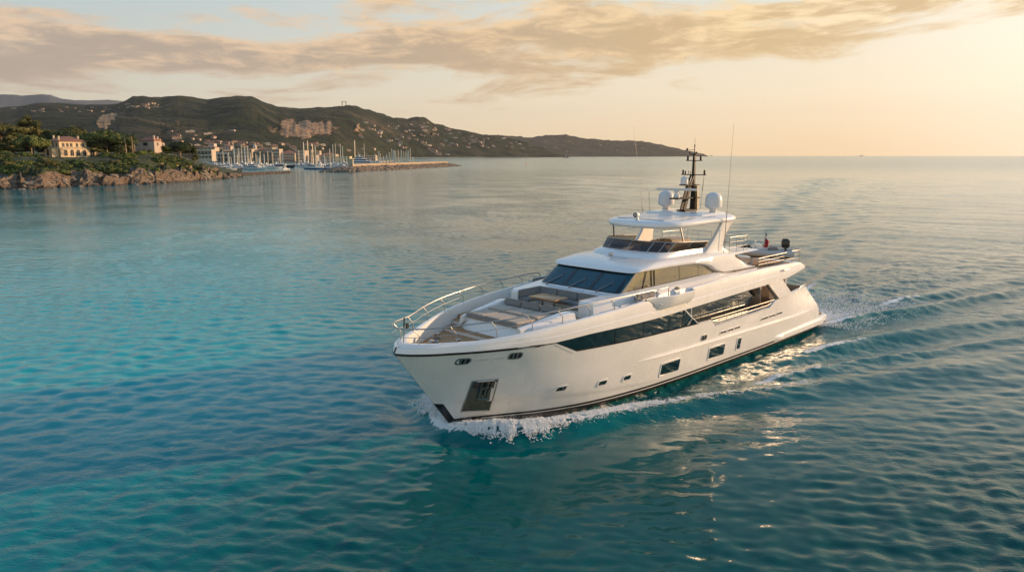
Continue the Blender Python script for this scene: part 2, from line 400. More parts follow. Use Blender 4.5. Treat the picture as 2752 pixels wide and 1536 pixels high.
def seaf(t, b):
    pos = t.node('ShaderNodeNewGeometry').outputs['Position']
    x, y, z = t.sep(pos)
    fo = t.node('ShaderNodeAttribute', attribute_name='foam').outputs['Fac']
    # colour of the water body: sandy shallows to the left, deeper to the right and far out, painted hull reflection below the bow
    big = t.noise(pos, .022, 3, .5)
    shal = t.math('MULTIPLY', t.rng(t.math('ADD', x, t.math('MULTIPLY', y, .28)), 20, -10), t.math('MULTIPLY', t.rng(y, 280, 90), t.rng(y, 18, 42, .35, 1)))
    c = t.mix(t.rng(big, .35, .65), (.0, .084, .095, 1), (.0, .112, .122, 1))
    c = t.mix(shal, c, (.0, .34, .365, 1))
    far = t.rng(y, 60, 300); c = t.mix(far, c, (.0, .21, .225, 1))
    green = t.math('MULTIPLY', t.rng(x, -16, -3), t.rng(y, 34, 22)); c = t.mix(t.math('MULTIPLY', green, .75), c, (.0, .064, .055, 1))  # dark green reflection of the hull, painted into the water colour
    fn_ = t.noise(pos, 2.6, 8, .62, .6); fn2 = t.noise(t.vmath('MULTIPLY', pos, (1, 1, .3)), 9.0, 5, .65)
    fm = t.math('ADD', t.math('MULTIPLY', fn_, .72), t.math('MULTIPLY', fn2, .28))
    thr = t.math('SUBTRACT', .86, t.math('MULTIPLY', fo, .60))
    mask = t.rng(fm, thr, t.math('ADD', thr, .10)); mask = t.math('MULTIPLY', mask, t.rng(fo, .03, .22))
    aer = t.math('MULTIPLY', t.rng(fo, .05, .9), .55)
    c = t.mix(aer, c, (.03, .19, .19, 1))
    c = t.mix(mask, c, (.78, .78, .76, 1))
    t.put(b.inputs['Base Color'], c)
    dist = t.node('ShaderNodeCameraData').outputs['View Distance'] if False else y
    t.put(b.inputs['Roughness'], t.math('ADD', t.math('MULTIPLY', mask, .55), t.rng(y, 40, 900, .03, .14)))
    b.inputs['IOR'].default_value = 1.333; b.inputs['Specular IOR Level'].default_value = .33
    st = t.vmath('MULTIPLY', pos, (.62, 1, 1))
    h1 = t.noise(st, 2.1, 4, .6, .3); h2 = t.noise(st, 6.5, 3, .55)
    gust = t.rng(t.noise(pos, .045, 3, .6), .35, .68, .35, 1.25)
    lee = t.math('MULTIPLY', t.rng(t.vmath('LENGTH', t.vmath('SUBTRACT', pos, (6.5, 24.5, 0))) if False else x, 0, 1), 0)
    rg = t.math('SUBTRACT', 1, t.math('ABSOLUTE', t.math('SUBTRACT', t.math('MULTIPLY', h1, 2), 1))); rg2 = t.math('SUBTRACT', 1, t.math('ABSOLUTE', t.math('SUBTRACT', t.math('MULTIPLY', h2, 2), 1)))
    hh = t.math('ADD', t.math('ADD', t.math('MULTIPLY', h1, .050), t.math('MULTIPLY', rg, .034)), t.math('ADD', t.math('MULTIPLY', h2, .014), t.math('MULTIPLY', rg2, .014)))
    h3 = t.noise(t.vmath('MULTIPLY', pos, (.35, 1, 1)), .16, 3, .55)
    hh = t.math('MULTIPLY', hh, gust)
    hh = t.math('ADD', hh, t.math('MULTIPLY', h3, t.rng(y, 120, 900, 0, .9)))
    hh = t.math('ADD', hh, t.math('MULTIPLY', t.math('MULTIPLY', fm, mask), .05))
    n = t.node('ShaderNodeBump'); n.inputs['Distance'].default_value = 1.0
    lx = t.math('SUBTRACT', x, 4.5); ly = t.math('SUBTRACT', y, 24.0)
    d2 = t.math('ADD', t.math('MULTIPLY', t.math('MULTIPLY', lx, lx), .012), t.math('MULTIPLY', t.math('MULTIPLY', ly, ly), .03))
    t.put(n.inputs['Strength'], t.rng(d2, .35, 1.7, .09, .75)); t.put(n.inputs['Height'], hh); t.l.new(n.outputs[0], b.inputs['Normal'])
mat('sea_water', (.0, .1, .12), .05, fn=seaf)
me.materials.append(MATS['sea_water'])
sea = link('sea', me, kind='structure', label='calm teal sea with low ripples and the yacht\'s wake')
# ================================================================ LAND
CP, SP = math.cos(PITCH), math.sin(PITCH)
def gz(py, y): k = (768-py)/FPX; return CAMH+y*(k*CP-SP)/(CP+k*SP)      # height that shows at row py when y metres ahead
def gx(px, y, z=0): return (px-1376)/FPX*(y*CP-(z-CAMH)*SP)
def gy(py, z=0): k = (768-py)/FPX; return (z-CAMH)*(CP+k*SP)/(k*CP-SP)   # distance at which height z shows at row py
def pyof(y, z): return 768-FPX*(y*SP+(z-CAMH)*CP)/(y*CP-(z-CAMH)*SP)
def fbm(x, y, scale, seed, oct=5, ridge=False):
    o = np.zeros_like(x, dtype=float); a = 1; tot = 0
    for k in range(oct):
        n = vnoise(x+17000+k*37, y+9000+k*91, scale*2**k, seed+k)
        if ridge: n = 1-np.abs(2*n-1)
        o += a*n; tot += a; a *= .5
    return o/tot
HAZE = 1
def hillmat(name, c1, c2, c3, rockc, sc=.012):
    def fn(t, b):
        p = t.node('ShaderNodeNewGeometry').outputs['Position']
        a = t.node('ShaderNodeAttribute', attribute_name='rock').outputs['Fac']
        f = t.noise(p, sc, 6, .65); g = t.noise(p, sc*5, 4, .6); hsm = t.noise(p, sc*.3, 3, .5)
        c = t.mix(t.rng(f, .42, .58), (*c1, 1), (*c2, 1)); c = t.mix(t.math('MULTIPLY', t.rng(hsm, .5, .68), t.rng(g, .40, .6)), c, (*c3, 1))
        st = t.noise(t.vmath('MULTIPLY', p, (1, 1, .22)), sc*3.2, 5, .7)
        rc = t.mix(t.rng(st, .36, .6), tuple(x*.38 for x in rockc)+(1,), (*rockc, 1))
        m = t.rng(t.math('ADD', a, t.math('MULTIPLY', t.math('SUBTRACT', g, .5), 1.1)), .42, .60)
        t.put(b.inputs['Base Color'], t.mix(m, c, rc)); b.inputs['Specular IOR Level'].default_value = .1
        fine = t.noise(p, sc*9, 3, .7); bump(t, b, t.math('ADD', t.math('ADD', g, t.math('MULTIPLY', fine, .5)), t.math('MULTIPLY', st, t.math('MULTIPLY', m, 1.6))), 1.0, .16/sc*.9)
    return mat(name, c1, .95, fn=fn)
hillmat('hill_forest', (.012, .021, .012), (.040, .046, .023), (.14, .105, .066), (.44, .30, .19))
hillmat('hill_dark', (.013, .021, .014), (.035, .040, .025), (.10, .08, .055), (.45, .32, .2))
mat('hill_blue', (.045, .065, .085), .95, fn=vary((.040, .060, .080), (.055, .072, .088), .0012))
HILLS = {}
def hill(name, sil, dist, base_d, base_z, m, label, amp=.16, seed=1, rocks=(), step=3, rough=7, nrow=90, back=1500):
    px = np.arange(sil[0][0], sil[-1][0]+.1, step); sy = np.interp(px, [a for a, b in sil], [b for a, b in sil])
    D1 = np.interp(px, [a for a, b in dist], [b for a, b in dist]); D0 = np.interp(px, [a for a, b in base_d], [b for a, b in base_d])
    q = np.concatenate([np.linspace(0, 1, nrow), [1.12, 1.35]])
    Q, PX = np.meshgrid(q, px, indexing='ij'); Dr = D1[None, :]; Db = D0[None, :]
    Y_ = Db+(Dr-Db)*np.minimum(Q, 1)+np.maximum(Q-1, 0)*back
    zr = gz(sy, D1)[None, :]
    W_ = (PX-1376)/FPX*Y_; wx = W_+(fbm(W_, Y_, 1/420, seed+30, 3)-.5)*500; n1 = .55*fbm(wx, Y_*.8, 1/520, seed, 4, True)+.45*fbm(wx, Y_*.8, 1/380, seed+5, 4); n2 = fbm(W_, Y_, 1/55, seed+9, 4)
    Qc = np.minimum(Q, 1); prof = Qc**.92
    env = np.sin(np.pi*Qc**.8)
    Z_ = base_z+(zr-base_z)*prof+(zr-base_z)*amp*2.0*(n1-.60)*env+rough*(n2-.5)*np.minimum(Qc*6, 1)*(Y_/4200)
    Z_ = np.where(Q > 1, Z_-(Q-1)*zr*1.2, Z_)
    ROCK = np.zeros_like(Z_)
    PY = pyof(Y_, Z_)
    for (a, b, c, d, s) in rocks:                                # px range, row range, strength
        jx = (fbm(PX*1.0, PY*2, 1/22, seed+70, 3)-.5)*70; jy = (fbm(PX, PY, 1/17, seed+80, 3)-.5)*34
        u = np.clip(1.05-np.abs((PX+jx-(a+b)/2)/((b-a)/2))**2.2-np.abs((PY+jy-(c+d)/2)/((d-c)/2))**2.2, 0, 1)
        ROCK = np.maximum(ROCK, u*s)
    rk = np.clip(ROCK*1.6, 0, 1); Y_ = Y_-rk*(fbm(PX*9, Z_*.6, 1/70, seed+3, 4)-.3)*Y_*.016
    Xw = (PX-1376)/FPX*(Y_*CP-(Z_-CAMH)*SP)
    v = np.stack([Xw, Y_, Z_], -1).reshape(-1, 3).astype(np.float32); nr, nc = Xw.shape
    I = (np.arange(nr-1)[:, None]*nc+np.arange(nc-1)[None, :]).ravel(); f = np.stack([I, I+1, I+nc+1, I+nc], -1)
    me = bpy.data.meshes.new(name); me.from_pydata(v.tolist(), [], f.tolist()); me.polygons.foreach_set('use_smooth', np.ones(len(f), dtype=bool))
    a_ = me.attributes.new('rock', 'FLOAT', 'POINT'); a_.data.foreach_set('value', ROCK.ravel().astype(np.float32))
    me.materials.append(MATS[m]); link(name, me, kind='structure', label=label); HILLS[name] = (px, Xw, Y_, Z_, PY, nrow)
def onhill(name, px, py):
    pxs, Xw, Yw, Zw, PY, nrow = HILLS[name]; j = int(np.clip(round((px-pxs[0])/(pxs[1]-pxs[0])), 0, len(pxs)-1))
    col = PY[:nrow, j]; i = int(np.argmin(np.abs(col-py))); return float(Xw[i, j]), float(Yw[i, j]), float(Zw[i, j])
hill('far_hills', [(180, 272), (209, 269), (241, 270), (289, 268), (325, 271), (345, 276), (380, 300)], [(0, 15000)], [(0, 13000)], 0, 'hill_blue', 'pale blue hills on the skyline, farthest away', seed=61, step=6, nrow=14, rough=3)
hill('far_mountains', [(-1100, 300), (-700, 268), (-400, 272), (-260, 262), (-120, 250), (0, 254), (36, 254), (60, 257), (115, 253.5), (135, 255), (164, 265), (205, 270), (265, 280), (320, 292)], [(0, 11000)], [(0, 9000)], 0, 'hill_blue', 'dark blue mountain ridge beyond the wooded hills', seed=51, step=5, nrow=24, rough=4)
hill('left_hill', [(-1100, 340), (-800, 312), (-500, 300), (-260, 296), (-80, 290), (0, 289), (48, 286), (96, 277), (144, 275.6), (217, 281), (289, 282), (330, 277), (370, 285), (430, 310)], [(0, 4300)], [(0, 1100)], 4, 'hill_dark', 'wooded hill slope behind the villas on the headland', seed=41, rocks=((258, 318, 302, 348, 1.0), (322, 345, 318, 334, .5)), amp=.15)
hill('main_hill', [(250, 320), (300, 290), (337, 271), (356, 260), (385, 257), (409, 260), (433, 263), (477, 257), (517, 262), (558, 269), (600, 261), (646, 258), (677, 260), (743, 286), (805, 291), (887, 288), (928, 283.5), (948, 283.5), (989, 294),
                  (1061, 316), (1092, 319), (1128, 313), (1143, 317), (1169, 332), (1240, 350), (1302, 362), (1369, 371), (1420, 385), (1471, 403), (1505, 416), (1522, 420.5), (1530, 423)],
     [(250, 3700), (900, 4300), (1200, 5200), (1522, 5400)], [(250, 1500), (700, 1700), (900, 2400), (1100, 3900), (1522, 5000)], 2, 'hill_forest', 'forested coastal hills with pale cliffs above the harbour', seed=21, nrow=120,
     rocks=((712, 925, 318, 374, 1.0), (952, 982, 328, 355, .8), (418, 530, 316, 346, .45), (1140, 1160, 352, 366, .7)), amp=.19, rough=16)
hill('cape', [(1290, 372), (1317, 362), (1399, 366.5), (1420, 370), (1471, 363), (1522, 362), (1574, 372), (1625, 377), (1727, 379), (1778, 389), (1855, 406.5), (1885, 412), (1896, 416), (1904, 418.4)], [(0, 9800)], [(0, 8800)], 0, 'hill_dark', 'long dark cape running out to sea on the horizon', seed=31, amp=.13, rough=10, nrow=50, back=900)
# ---- headland on the left
SHORE = ([-900, -330, -120, 0, 60, 130, 200, 260, 330, 400, 450, 490, 530, 570, 600, 625, 650], [519, 512, 511, 507, 508, 505.5, 501, 499, 497, 494, 491, 488.5, 485, 482, 480, 478, 476])
ZP = ([-900, -330, 0, 100, 240, 330, 400, 450, 500, 550, 590, 620, 650], [14, 13, 11.6, 10.4, 10.4, 11.4, 12.6, 10.6, 8.2, 5.6, 3.0, 1.0, -1.5])
def headz(px, y):
    ys = gy(np.interp(px, *SHORE)); dl = y-ys; zp = np.interp(px, *ZP); c = np.interp(px, [-300, 0, 200, 450, 560, 600, 640], [.95, .85, 1.0, 1.0, .8, .5, .15])
    z = np.interp(dl, [-12, -1.5, .5, 3, 7, 11], [-4, -1.0, .5, 1.6, 3.6, 4.6])*c
    t_ = np.clip((dl-11)/30, 0, 1); t_ = t_*t_*(3-2*t_)
    z = np.where(dl > 11, 4.6*c+(np.maximum(zp, .5)-4.6*c)*t_, z)+np.maximum(dl-42, 0)*.022*np.clip((560-px)/160, 0, 1)
    return z, dl
hpx = np.concatenate([np.arange(-800, -120, 6), np.arange(-120, 652, 1.6)]); hd = np.concatenate([np.linspace(-10, 16, 60), np.linspace(16.8, 60, 50), np.linspace(62, 240, 28)])
Q, PX = np.meshgrid(hd, hpx, indexing='ij'); Y_ = gy(np.interp(PX, *SHORE))+Q
Z_, DL = headz(PX, Y_); Xw = gx(PX, Y_, Z_)
env = np.clip((DL+9)/9, 0, 1)*np.clip((19-DL)/7, 0, 1)
env *= np.interp(PX, [-300, 560, 640], [1, 1, .45])
# tilted strata: steps along a slanting direction
u = Xw*.55+Z_*1.9+(fbm(Xw, Y_, 1/9, 5, 4)-.5)*7
saw = (u/2.3) % 1; big = fbm(Xw, Y_*1.3, 1/11, 6, 4, True)
Z2 = Z_+env*((saw-.5)*1.1+(big-.60)*10.0+(fbm(Xw, Y_, 1/2.2, 8, 3)-.5)*1.1)
Y2 = Y_+env*((fbm(Xw, Z_*3, 1/6, 9, 4, True)-.6)*-9+(saw-.5)*1.0)
RK = np.clip(env*1.6, 0, 1)*np.clip((6.4+2.2*(fbm(Xw, Y_, 1/14, 12, 3)-.5)*2-Z2)/1.2, 0, 1)
me = bpy.data.meshes.new('headland'); nr, nc = Xw.shape
I = (np.arange(nr-1)[:, None]*nc+np.arange(nc-1)[None, :]).ravel(); f = np.stack([I, I+1, I+nc+1, I+nc], -1)
me.from_pydata(np.stack([Xw, Y2, Z2], -1).reshape(-1, 3).tolist(), [], f.tolist())
a_ = me.attributes.new('rock', 'FLOAT', 'POINT'); a_.data.foreach_set('value', RK.ravel().astype(np.float32))
def headf(t, b):
    p = t.node('ShaderNodeNewGeometry').outputs['Position']; a = t.node('ShaderNodeAttribute', attribute_name='rock').outputs['Fac']
    n1 = t.noise(p, .35, 6, .65); n2 = t.noise(t.vmath('MULTIPLY', p, (.5, .5, 2.2)), 1.2, 5, .65); n3 = t.noise(p, .08, 3)
    rc = t.mix(t.rng(n2, .36, .62), (.07, .05, .036, 1), (.33, .25, .17, 1)); rc = t.mix(t.rng(n3, .45, .62), rc, (.22, .15, .10, 1))
    x, y, z = t.sep(p); wet = t.rng(t.math('ADD', z, t.math('MULTIPLY', n1, 1.2)), 1.5, .7); rc = t.mix(t.math('MULTIPLY', wet, .8), rc, (.055, .042, .032, 1))
    gr = t.mix(t.rng(n1, .38, .6), (.022, .036, .010, 1), (.055, .07, .02, 1)); gr = t.mix(t.rng(n3, .56, .70), gr, (.09, .07, .04, 1))
    t.put(b.inputs['Base Color'], t.mix(t.rng(t.math('ADD', a, t.math('MULTIPLY', t.math('SUBTRACT', n1, .5), .9)), .4, .6), gr, rc))
    bump(t, b, t.math('ADD', n1, n2), 1.0, 1.3)
mat('headland_rock', (.3, .25, .2), .9, fn=headf); me.materials.append(MATS['headland_rock'])
link('headland', me, kind='structure', label='rocky headland with gardens, cliffs dropping to the water')
def ground(px, y):                                              # height of the headland at picture column px, y ahead
    z, dl = headz(np.float64(px), np.float64(y)); return float(z)
# ---- broken white water of the bow wave: bubbles, clots and spray as real geometry
def foam_clots():
    r = np.random.default_rng(23); P = np.array(CREST); segl = np.hypot(*np.diff(P, axis=0).T); cum = np.concatenate([[0], np.cumsum(segl)])
    bm = bmesh.new(); bmesh.ops.create_icosphere(bm, subdivisions=1, radius=1); bm.verts.index_update()
    iv = np.array([v.co[:] for v in bm.verts]); fi = np.array([[v.index for v in f.verts] for f in bm.faces]); bm.free()
    def along_(a): return np.interp(a, cum, P[:, 0]), np.interp(a, cum, P[:, 1])
    out = []
    for sg, n in ((1, 90000), (-1, 18000)):
        a = np.minimum(r.exponential(4.6, n), 19)*1.0; a = np.where(r.random(n) < .25, r.uniform(0, 4.5, n), a); s0, t0 = along_(a); s1, t1 = along_(a+.05); L = np.hypot(s1-s0, t1-t0)+1e-6; nx, ny = -(t1-t0)/L, (s1-s0)/L   # outward is +t
        w = .13+.42*np.exp(-a/5)*np.clip(a/1.2, .25, 1); lump = .5+.35*np.sin(a*2.1+1.3*np.sin(a*.9))+.2*np.sin(a*6.3+2*np.sin(a*2.3))+.15*np.sin(a*17)
        o = r.normal(0, 1, n)*w*(.7+.5*lump)-.15*w
        hgt = (.34*np.exp(-a/5)+.30*np.exp(-a/80))*np.clip((a+.2)/2.4, .08, 1)*np.exp(-(o/(.55+.035*a))**2)*.95
        up = np.abs(r.normal(0, 1, n))*(.022+.085*np.exp(-a/3.4)*lump)*np.clip(a/1.6, .15, 1)
        spray = r.random(n) < .07; up = np.where(spray, up*2.4+.03, up); size = np.where(spray, r.uniform(.004, .010, n), (.009+.022*r.random(n)**2.5)*(.75+.4*np.exp(-a/6)))
        s = s0+nx*o+r.normal(0, .05, n); t_ = t0+ny*o; keep = (s > -.35) & (.6*vnoise(s+40, t_+60, 3.3, 91)+.4*vnoise(s+40, t_+60, 8.5, 92) > .27+.30*np.exp(-a/.9)+.021*a) & (t_ > np.interp(s, [-1, 0, 2, 4, 6, 8, 10.7, 14, 30], [0.02, .05, .95, 1.95, 2.6, 2.95, 3.2, 3.3, 3.25])+.02)
        x = BX+s*math.sin(BA)+sg*t_*math.cos(BA); y = BY+s*math.cos(BA)-sg*t_*math.sin(BA)
        out.append(np.stack([x, y, hgt+up-.02, size], -1)[keep])
    n = 30000                                                     # churned water under the stern and along the hull
    s = r.uniform(29.5, 44, n); t_ = r.normal(0, 1, n)*1.0+np.where(r.random(n) < .5, 3.2+.10*(s-30), r.uniform(-3, 3, n)); sg = np.where(r.random(n) < .6, 1, -1)
    k = r.random(n) < np.exp(-(s-29.5)/8); x = BX+s*math.sin(BA)+sg*t_*math.cos(BA); y = BY+s*math.cos(BA)-sg*t_*math.sin(BA)
    out.append(np.stack([x, y, .06+np.abs(r.normal(0, .10, n))*np.exp(-(s-29.5)/5), r.uniform(.010, .034, n)], -1)[k])
    Q = np.concatenate(out); m_ = len(Q); V = Q[:, None, :3]+iv[None]*Q[:, 3][:, None, None]*np.stack([r.uniform(.8, 1.6, m_), r.uniform(.8, 1.6, m_), r.uniform(.6, 1, m_)], -1)[:, None, :]
    F = fi[None]+(np.arange(m_)*len(iv))[:, None, None]
    me = bpy.data.meshes.new('bow_wave_foam'); V = V.reshape(-1, 3).astype(np.float32); F = F.reshape(-1, 3).astype(np.int32)
    me.vertices.add(len(V)); me.vertices.foreach_set('co', V.ravel()); me.loops.add(F.size); me.loops.foreach_set('vertex_index', F.ravel()); me.polygons.add(len(F)); me.polygons.foreach_set('loop_start', np.arange(0, F.size, 3, dtype=np.int32)); me.polygons.foreach_set('loop_total', np.full(len(F), 3, dtype=np.int32))
    me.polygons.foreach_set('use_smooth', np.ones(len(F), dtype=bool)); me.update(calc_edges=True); mat('foam_white', (.86, .86, .85), .5, spec=.3); me.materials.append(MATS['foam_white']); link('bow_wave_foam', me, kind='stuff', label='broken white foam and spray thrown up by the yacht\'s bow')
foam_clots()
# ================================================================ THE MOTOR YACHT
# hull coordinates: s metres aft of the stem at the waterline, t metres to port, z up; the yacht's own x axis points forward
BX, BY, BA = -2.6157, 30.3357, R(45.4813)
yacht = link('motor_yacht', None, loc=(BX, BY, 0), cat='yacht',
             label='large white three-deck motor yacht under way, with dark windows, black mast and foaming bow wave')
yacht.rotation_euler = (0, 0, math.atan2(-math.cos(BA), -math.sin(BA)))
P36 = pch([0, .3, .6, 1.1, 1.7, 2.4, 3.2, 4.7, 6.2, 7.8, 9.3, 11, 14, 18, 25, 31], [0.02, .5, .8, 1.2, 1.55, 1.98, 2.35, 2.95, 3.33, 3.58, 3.72, 3.8, 3.82, 3.8, 3.65, 3.35])
P0 = pch([0, 1, 2, 4, 6, 8, 10.7, 14, 20, 31], [.02, .42, .95, 1.95, 2.6, 2.95, 3.2, 3.3, 3.3, 3.1])
def HB(s, z):                                                  # half breadth of the hull
    d = max(s+.775*z, 0); w = max(z, 0)/3.6
    b = P0(d)*(1-w)+P36(d)*w
    b += .035*sstep(0, 1, d/1.5)*sstep(-.05, .05, z-(1.15-.075*max(s, 0)))*(1-sstep(9, 12, s))
    return b if z >= 0 else b*(1+.45*z)
HE = lin([-2.82, 3.02, 4.1, 5.2, 9, 13.4, 14.75, 15.15, 21.3, 21.95, 27.3], [3.6, 3.6, 3.04, 3.02, 2.95, 2.85, 2.82, 2.46, 2.52, 2.88, 3.0])
SE = lin([-.9, 0, .7, 1.0, 1.6, 2.4, 2.7, 3.0], [28.4, 28.9, 29.2, 29.2, 28.85, 27.95, 27.6, 27.3])
def Y(flip=True): return MB(flip=True)
def hullcol(sc_, zs=None):
    zt = HE(sc_); top = -2.82-.0; pts = []
    fb = 1-sstep(-2.8, 9, sc_); fa = sstep(22, 27.3, sc_)
    for z in [-.9, -.5, -.2, 0, .13, .26]+list(np.linspace(.26, zt, 29)[1:]):
        s = sc_+fb*(-.775*(z-3.62))*1.0+fa*(SE(z)-27.3)
        b = HB(s, z); b *= 1-.10*fa*sstep(1.2, 3, z)
        pts.append((s, b, z))
    return pts
cols = sorted(set([-2.82, -2.8, -2.74, -2.65, -2.5, -2.3, -2.05]+[round(x, 3) for x in np.linspace(-1.75, 27.3, 72)]+[3.02, 4.1, 5.2, 13.4, 14.75, 15.15, 21.3, 21.95]))
h = Y(); hc = [hullcol(c) for c in cols]
h.loft(hc, closed=False)
h.mirror()
n0 = len(hc)-1; last = hc[-1]
h.loft([last, [(a, -b, c) for a, b, c in last]], closed=False)  # transom
hull = h.build('hull', ['gelcoat', 'antifoul'], yacht, smooth=28, label='white hull with flared bow and dark boot top')
me = hull.data
for p in me.polygons:
    if p.center.z < .25: p.material_index = 1
def hp(s, z, off=.01, sd=1):                                   # a point on the hull side
    fa = sstep(22, 27.3, s) if z > 1.2 else 0
    b = HB(s, z)*(1-.10*fa*sstep(1.2, 3, z))
    return (s, sd*(b+off), z)
def patch(mb, poly, off, sd=1, mi=0, th=.02):
    p = [hp(s, z, off, sd) for s, z in poly]
    return mb.sheet(p, (0, -th*sd, 0), mi)
def rrect(cx, cz, w, hgt, r=.06, n=4, sh=0):
    pts = []
    for (ax, az_, a0) in ((1, 1, 0), (-1, 1, 90), (-1, -1, 180), (1, -1, 270)):
        for k in range(n+1):
            a = R(a0+90*k/n); pts.append((cx+ax*(w/2-r)+r*math.cos(a)+sh*(az_*(hgt/2-r)+r*math.sin(a)), cz+az_*(hgt/2-r)+r*math.sin(a)))
    return pts
def ring_on_hull(mb, p_out, p_in, off, sd, mi=0):
    a = [hp(s, z, off, sd) for s, z in p_out]; b = [hp(s, z, off, sd) for s, z in p_in]
    a0 = [hp(s, z, -.01, sd) for s, z in p_out]; b0 = [hp(s, z, -.03, sd) for s, z in p_in]
    mb.loft([a0, a, b, b0], closed=True, cap=False, mi=mi)
# windows, portholes and freeing ports in the topsides
for sd in (1, -1):
    for (s, z, w, hg, r) in ((11.37, .91, 1.62, .62, .07), (15.76, .90, 1.62, .62, .07), (18.15, .91, .42, .64, .05)):
        m = Y(); patch(m, rrect(s, z, w, hg, r), .004, sd); g = m.build('hull_window', 'dark_glass', yacht)
        f = Y(); ring_on_hull(f, rrect(s, z, w+.12, hg+.12, r+.05), rrect(s, z, w-.01, hg-.01, r), .028, sd); f.build('window_frame', 'gelcoat', g)
    for (s, z) in ((4.1, 1.25), (6.4, 1.12), (8.0, 1.06)):
        m = Y(); patch(m, rrect(s, z, .50, .22, .07, sh=.15), .004, sd); g = m.build('porthole', 'dark_glass', yacht)
        f = Y(); ring_on_hull(f, rrect(s, z, .62, .33, .11, sh=.15), rrect(s, z, .49, .21, .07, sh=.15), .03, sd); f.build('porthole_frame', 'gelcoat', g)
    for (s, z, w, hg, bars) in ((-.66, 3.22, .46, .22, 2), (1.3, 3.27, .50, .24, 2), (14.15, 1.98, .46, .22, 1)):
        m = Y(); patch(m, rrect(s, z, w, hg, .1), .003, sd); g = m.build('fairlead', 'rubber', yacht)
        f = Y(); ring_on_hull(f, rrect(s, z, w+.09, hg+.09, .14), rrect(s, z, w-.02, hg-.02, .1), .03, sd)
        for k in range(bars):
            q = s+(k-.5*(bars-1))*.16; f.tube([hp(q, z-hg/2, .012, sd), hp(q, z+hg/2, .012, sd)], .035)
        f.build('fairlead_rim', 'steel', g)
    for (s0, s1, z, hg) in ((-.30, .93, 3.22, .12), (15.75, 18.0, 1.93, .13), (20.4, 23.3, 1.95, .14), (26.75, 27.7, 2.42, .12), (25.6, 26.1, 2.02, .13)):
        n = 1 if s1-s0 < 1 else (2 if s1-s0 < 1.5 else 3)
        m = Y(); f = Y(); L = (s1-s0)/n
        for k in range(n):
            c = s0+L*(k+.5)
            patch(m, rrect(c, z, L-.10, hg, .045), .004, sd); ring_on_hull(f, rrect(c, z, L-.02, hg+.07, .07), rrect(c, z, L-.11, hg-.01, .045), .016, sd)
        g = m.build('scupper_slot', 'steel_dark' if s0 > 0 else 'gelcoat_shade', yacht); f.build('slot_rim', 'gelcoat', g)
    # anchor pocket
    m = Y(); ap = [(.07, 2.20), (1.02, 2.20), (1.28, 1.0), (1.36, .52), (.22, .60), (.30, .98)]
    ap2 = [(.07+.0, 2.20), (1.02, 2.20), (1.36, .52), (.24, .60)]
    patch(m, ap2, .006, sd); pk = m.build('anchor_pocket', 'pocket_dark', yacht, label='dark steel anchor pocket in the bow')
    f = Y()
    for a, b in zip(ap2, ap2[1:]+ap2[:1]):
        f.tube([hp(a[0]+(b[0]-a[0])*q/5, a[1]+(b[1]-a[1])*q/5, .015, sd) for q in range(6)], .028)
    f.build('pocket_rim', 'steel', pk)
    m = Y(); patch(m, [(.17, 2.10), (.96, 2.11), (1.20, 1.04), (.33, 1.10)], .012, sd); m.build('recess', 'black_paint', pk)
    m = Y()
    for k in range(15):
        q = k/14
        m.tube([hp(.36+.86*q, .99-.04*q, .016, sd), hp(.28+1.04*q, .63-.07*q, .016, sd)], .013, 5)
    m.build('chafe_ribs', 'pocket_dark', pk)
    m = Y()
    mid = lambda u, v, o: hp(.32+.72*u+.0*v+.18*(1-v), 1.12+.95*v, o, sd)
    m.tube([mid(.42, .3, .10), mid(.40, .85, .10)], .07, 8)                      # shank
    m.tube([mid(.10, .12, .07), mid(.76, .10, .07)], .085, 8)                     # crown
    for uu, e in ((.2, -.0), (.64, .0)):
        m.loft([[mid(uu-.11, .15, .03), mid(uu+.11, .15, .03), mid(uu+.09, .15, .12), mid(uu-.09, .15, .12)],
                [mid(uu-.10+e, .55, .03), mid(uu+.10+e, .55, .03), mid(uu+.07+e, .55, .10), mid(uu-.07+e, .55, .10)],
                [mid(uu-.02+(uu-.42)*.35, .97, .03), mid(uu+.02+(uu-.42)*.35, .97, .03), mid(uu+.01+(uu-.42)*.35, .97, .06), mid(uu-.01+(uu-.42)*.35, .97, .06)]])
    m.build('anchor', 'pocket_dark', pk)
# stem guard, styling lines
m = Y()
st = [(-.90, 1.16), (-.60, 1.10), (-.10, .42), (.22, .0), (.3, -.2), (.12, -.2), (-.0, 0.0)]
for sd in (1, -1):
    P_ = [(-.86+.86*q/6, 1.12-1.12*q/6) for q in range(7)]
    m.loft([[hp(s+.012+.26*k/6, z-.02*k/6, .012, sd) for s, z in P_] for k in range(7)], closed=False)
m.tube([(-.86-.01, 0, 1.14), (.02, 0, -.02)], .045, 8)
m.build('stem_guard', 'black_paint', yacht)
def strip(pts, w, off, sd, mb, drop=0, zf=None):
    """a band that follows the hull side; pts = list of (s, z of its middle)"""
    a = [hp(s, z+w/2, off, sd) for s, z in pts]; b = [hp(s, z-w/2, off, sd) for s, z in pts]
    a0 = [hp(s, z+w/2, -.02, sd) for s, z in pts]; b0 = [hp(s, z-w/2, -.02, sd) for s, z in pts]
    mb.loft([a0, a, b, b0], closed=False, cap=False)
def S(a, b, n): return list(np.linspace(a, b, n))
m = Y()
for sd in (1, -1):
    a = []; b = []; c = []
    for d in [0, .02, .06, .12, .2, .3, .42, .6, .85, 1.1, 1.5, 2, 2.6, 3.2, 4, 5, 5.88]:
        s = -2.83+d; w = .045 if d < 4.8 else .045*(5.95-d)/1.15+.01
        t_ = P36(d)
        a.append((s, sd*(t_+.022), 3.61+w)); b.append((s, sd*(t_+.022), 3.61-w)); c.append((s, sd*(t_-.04), 3.61-w))
    m.loft([a, b, c], closed=False)
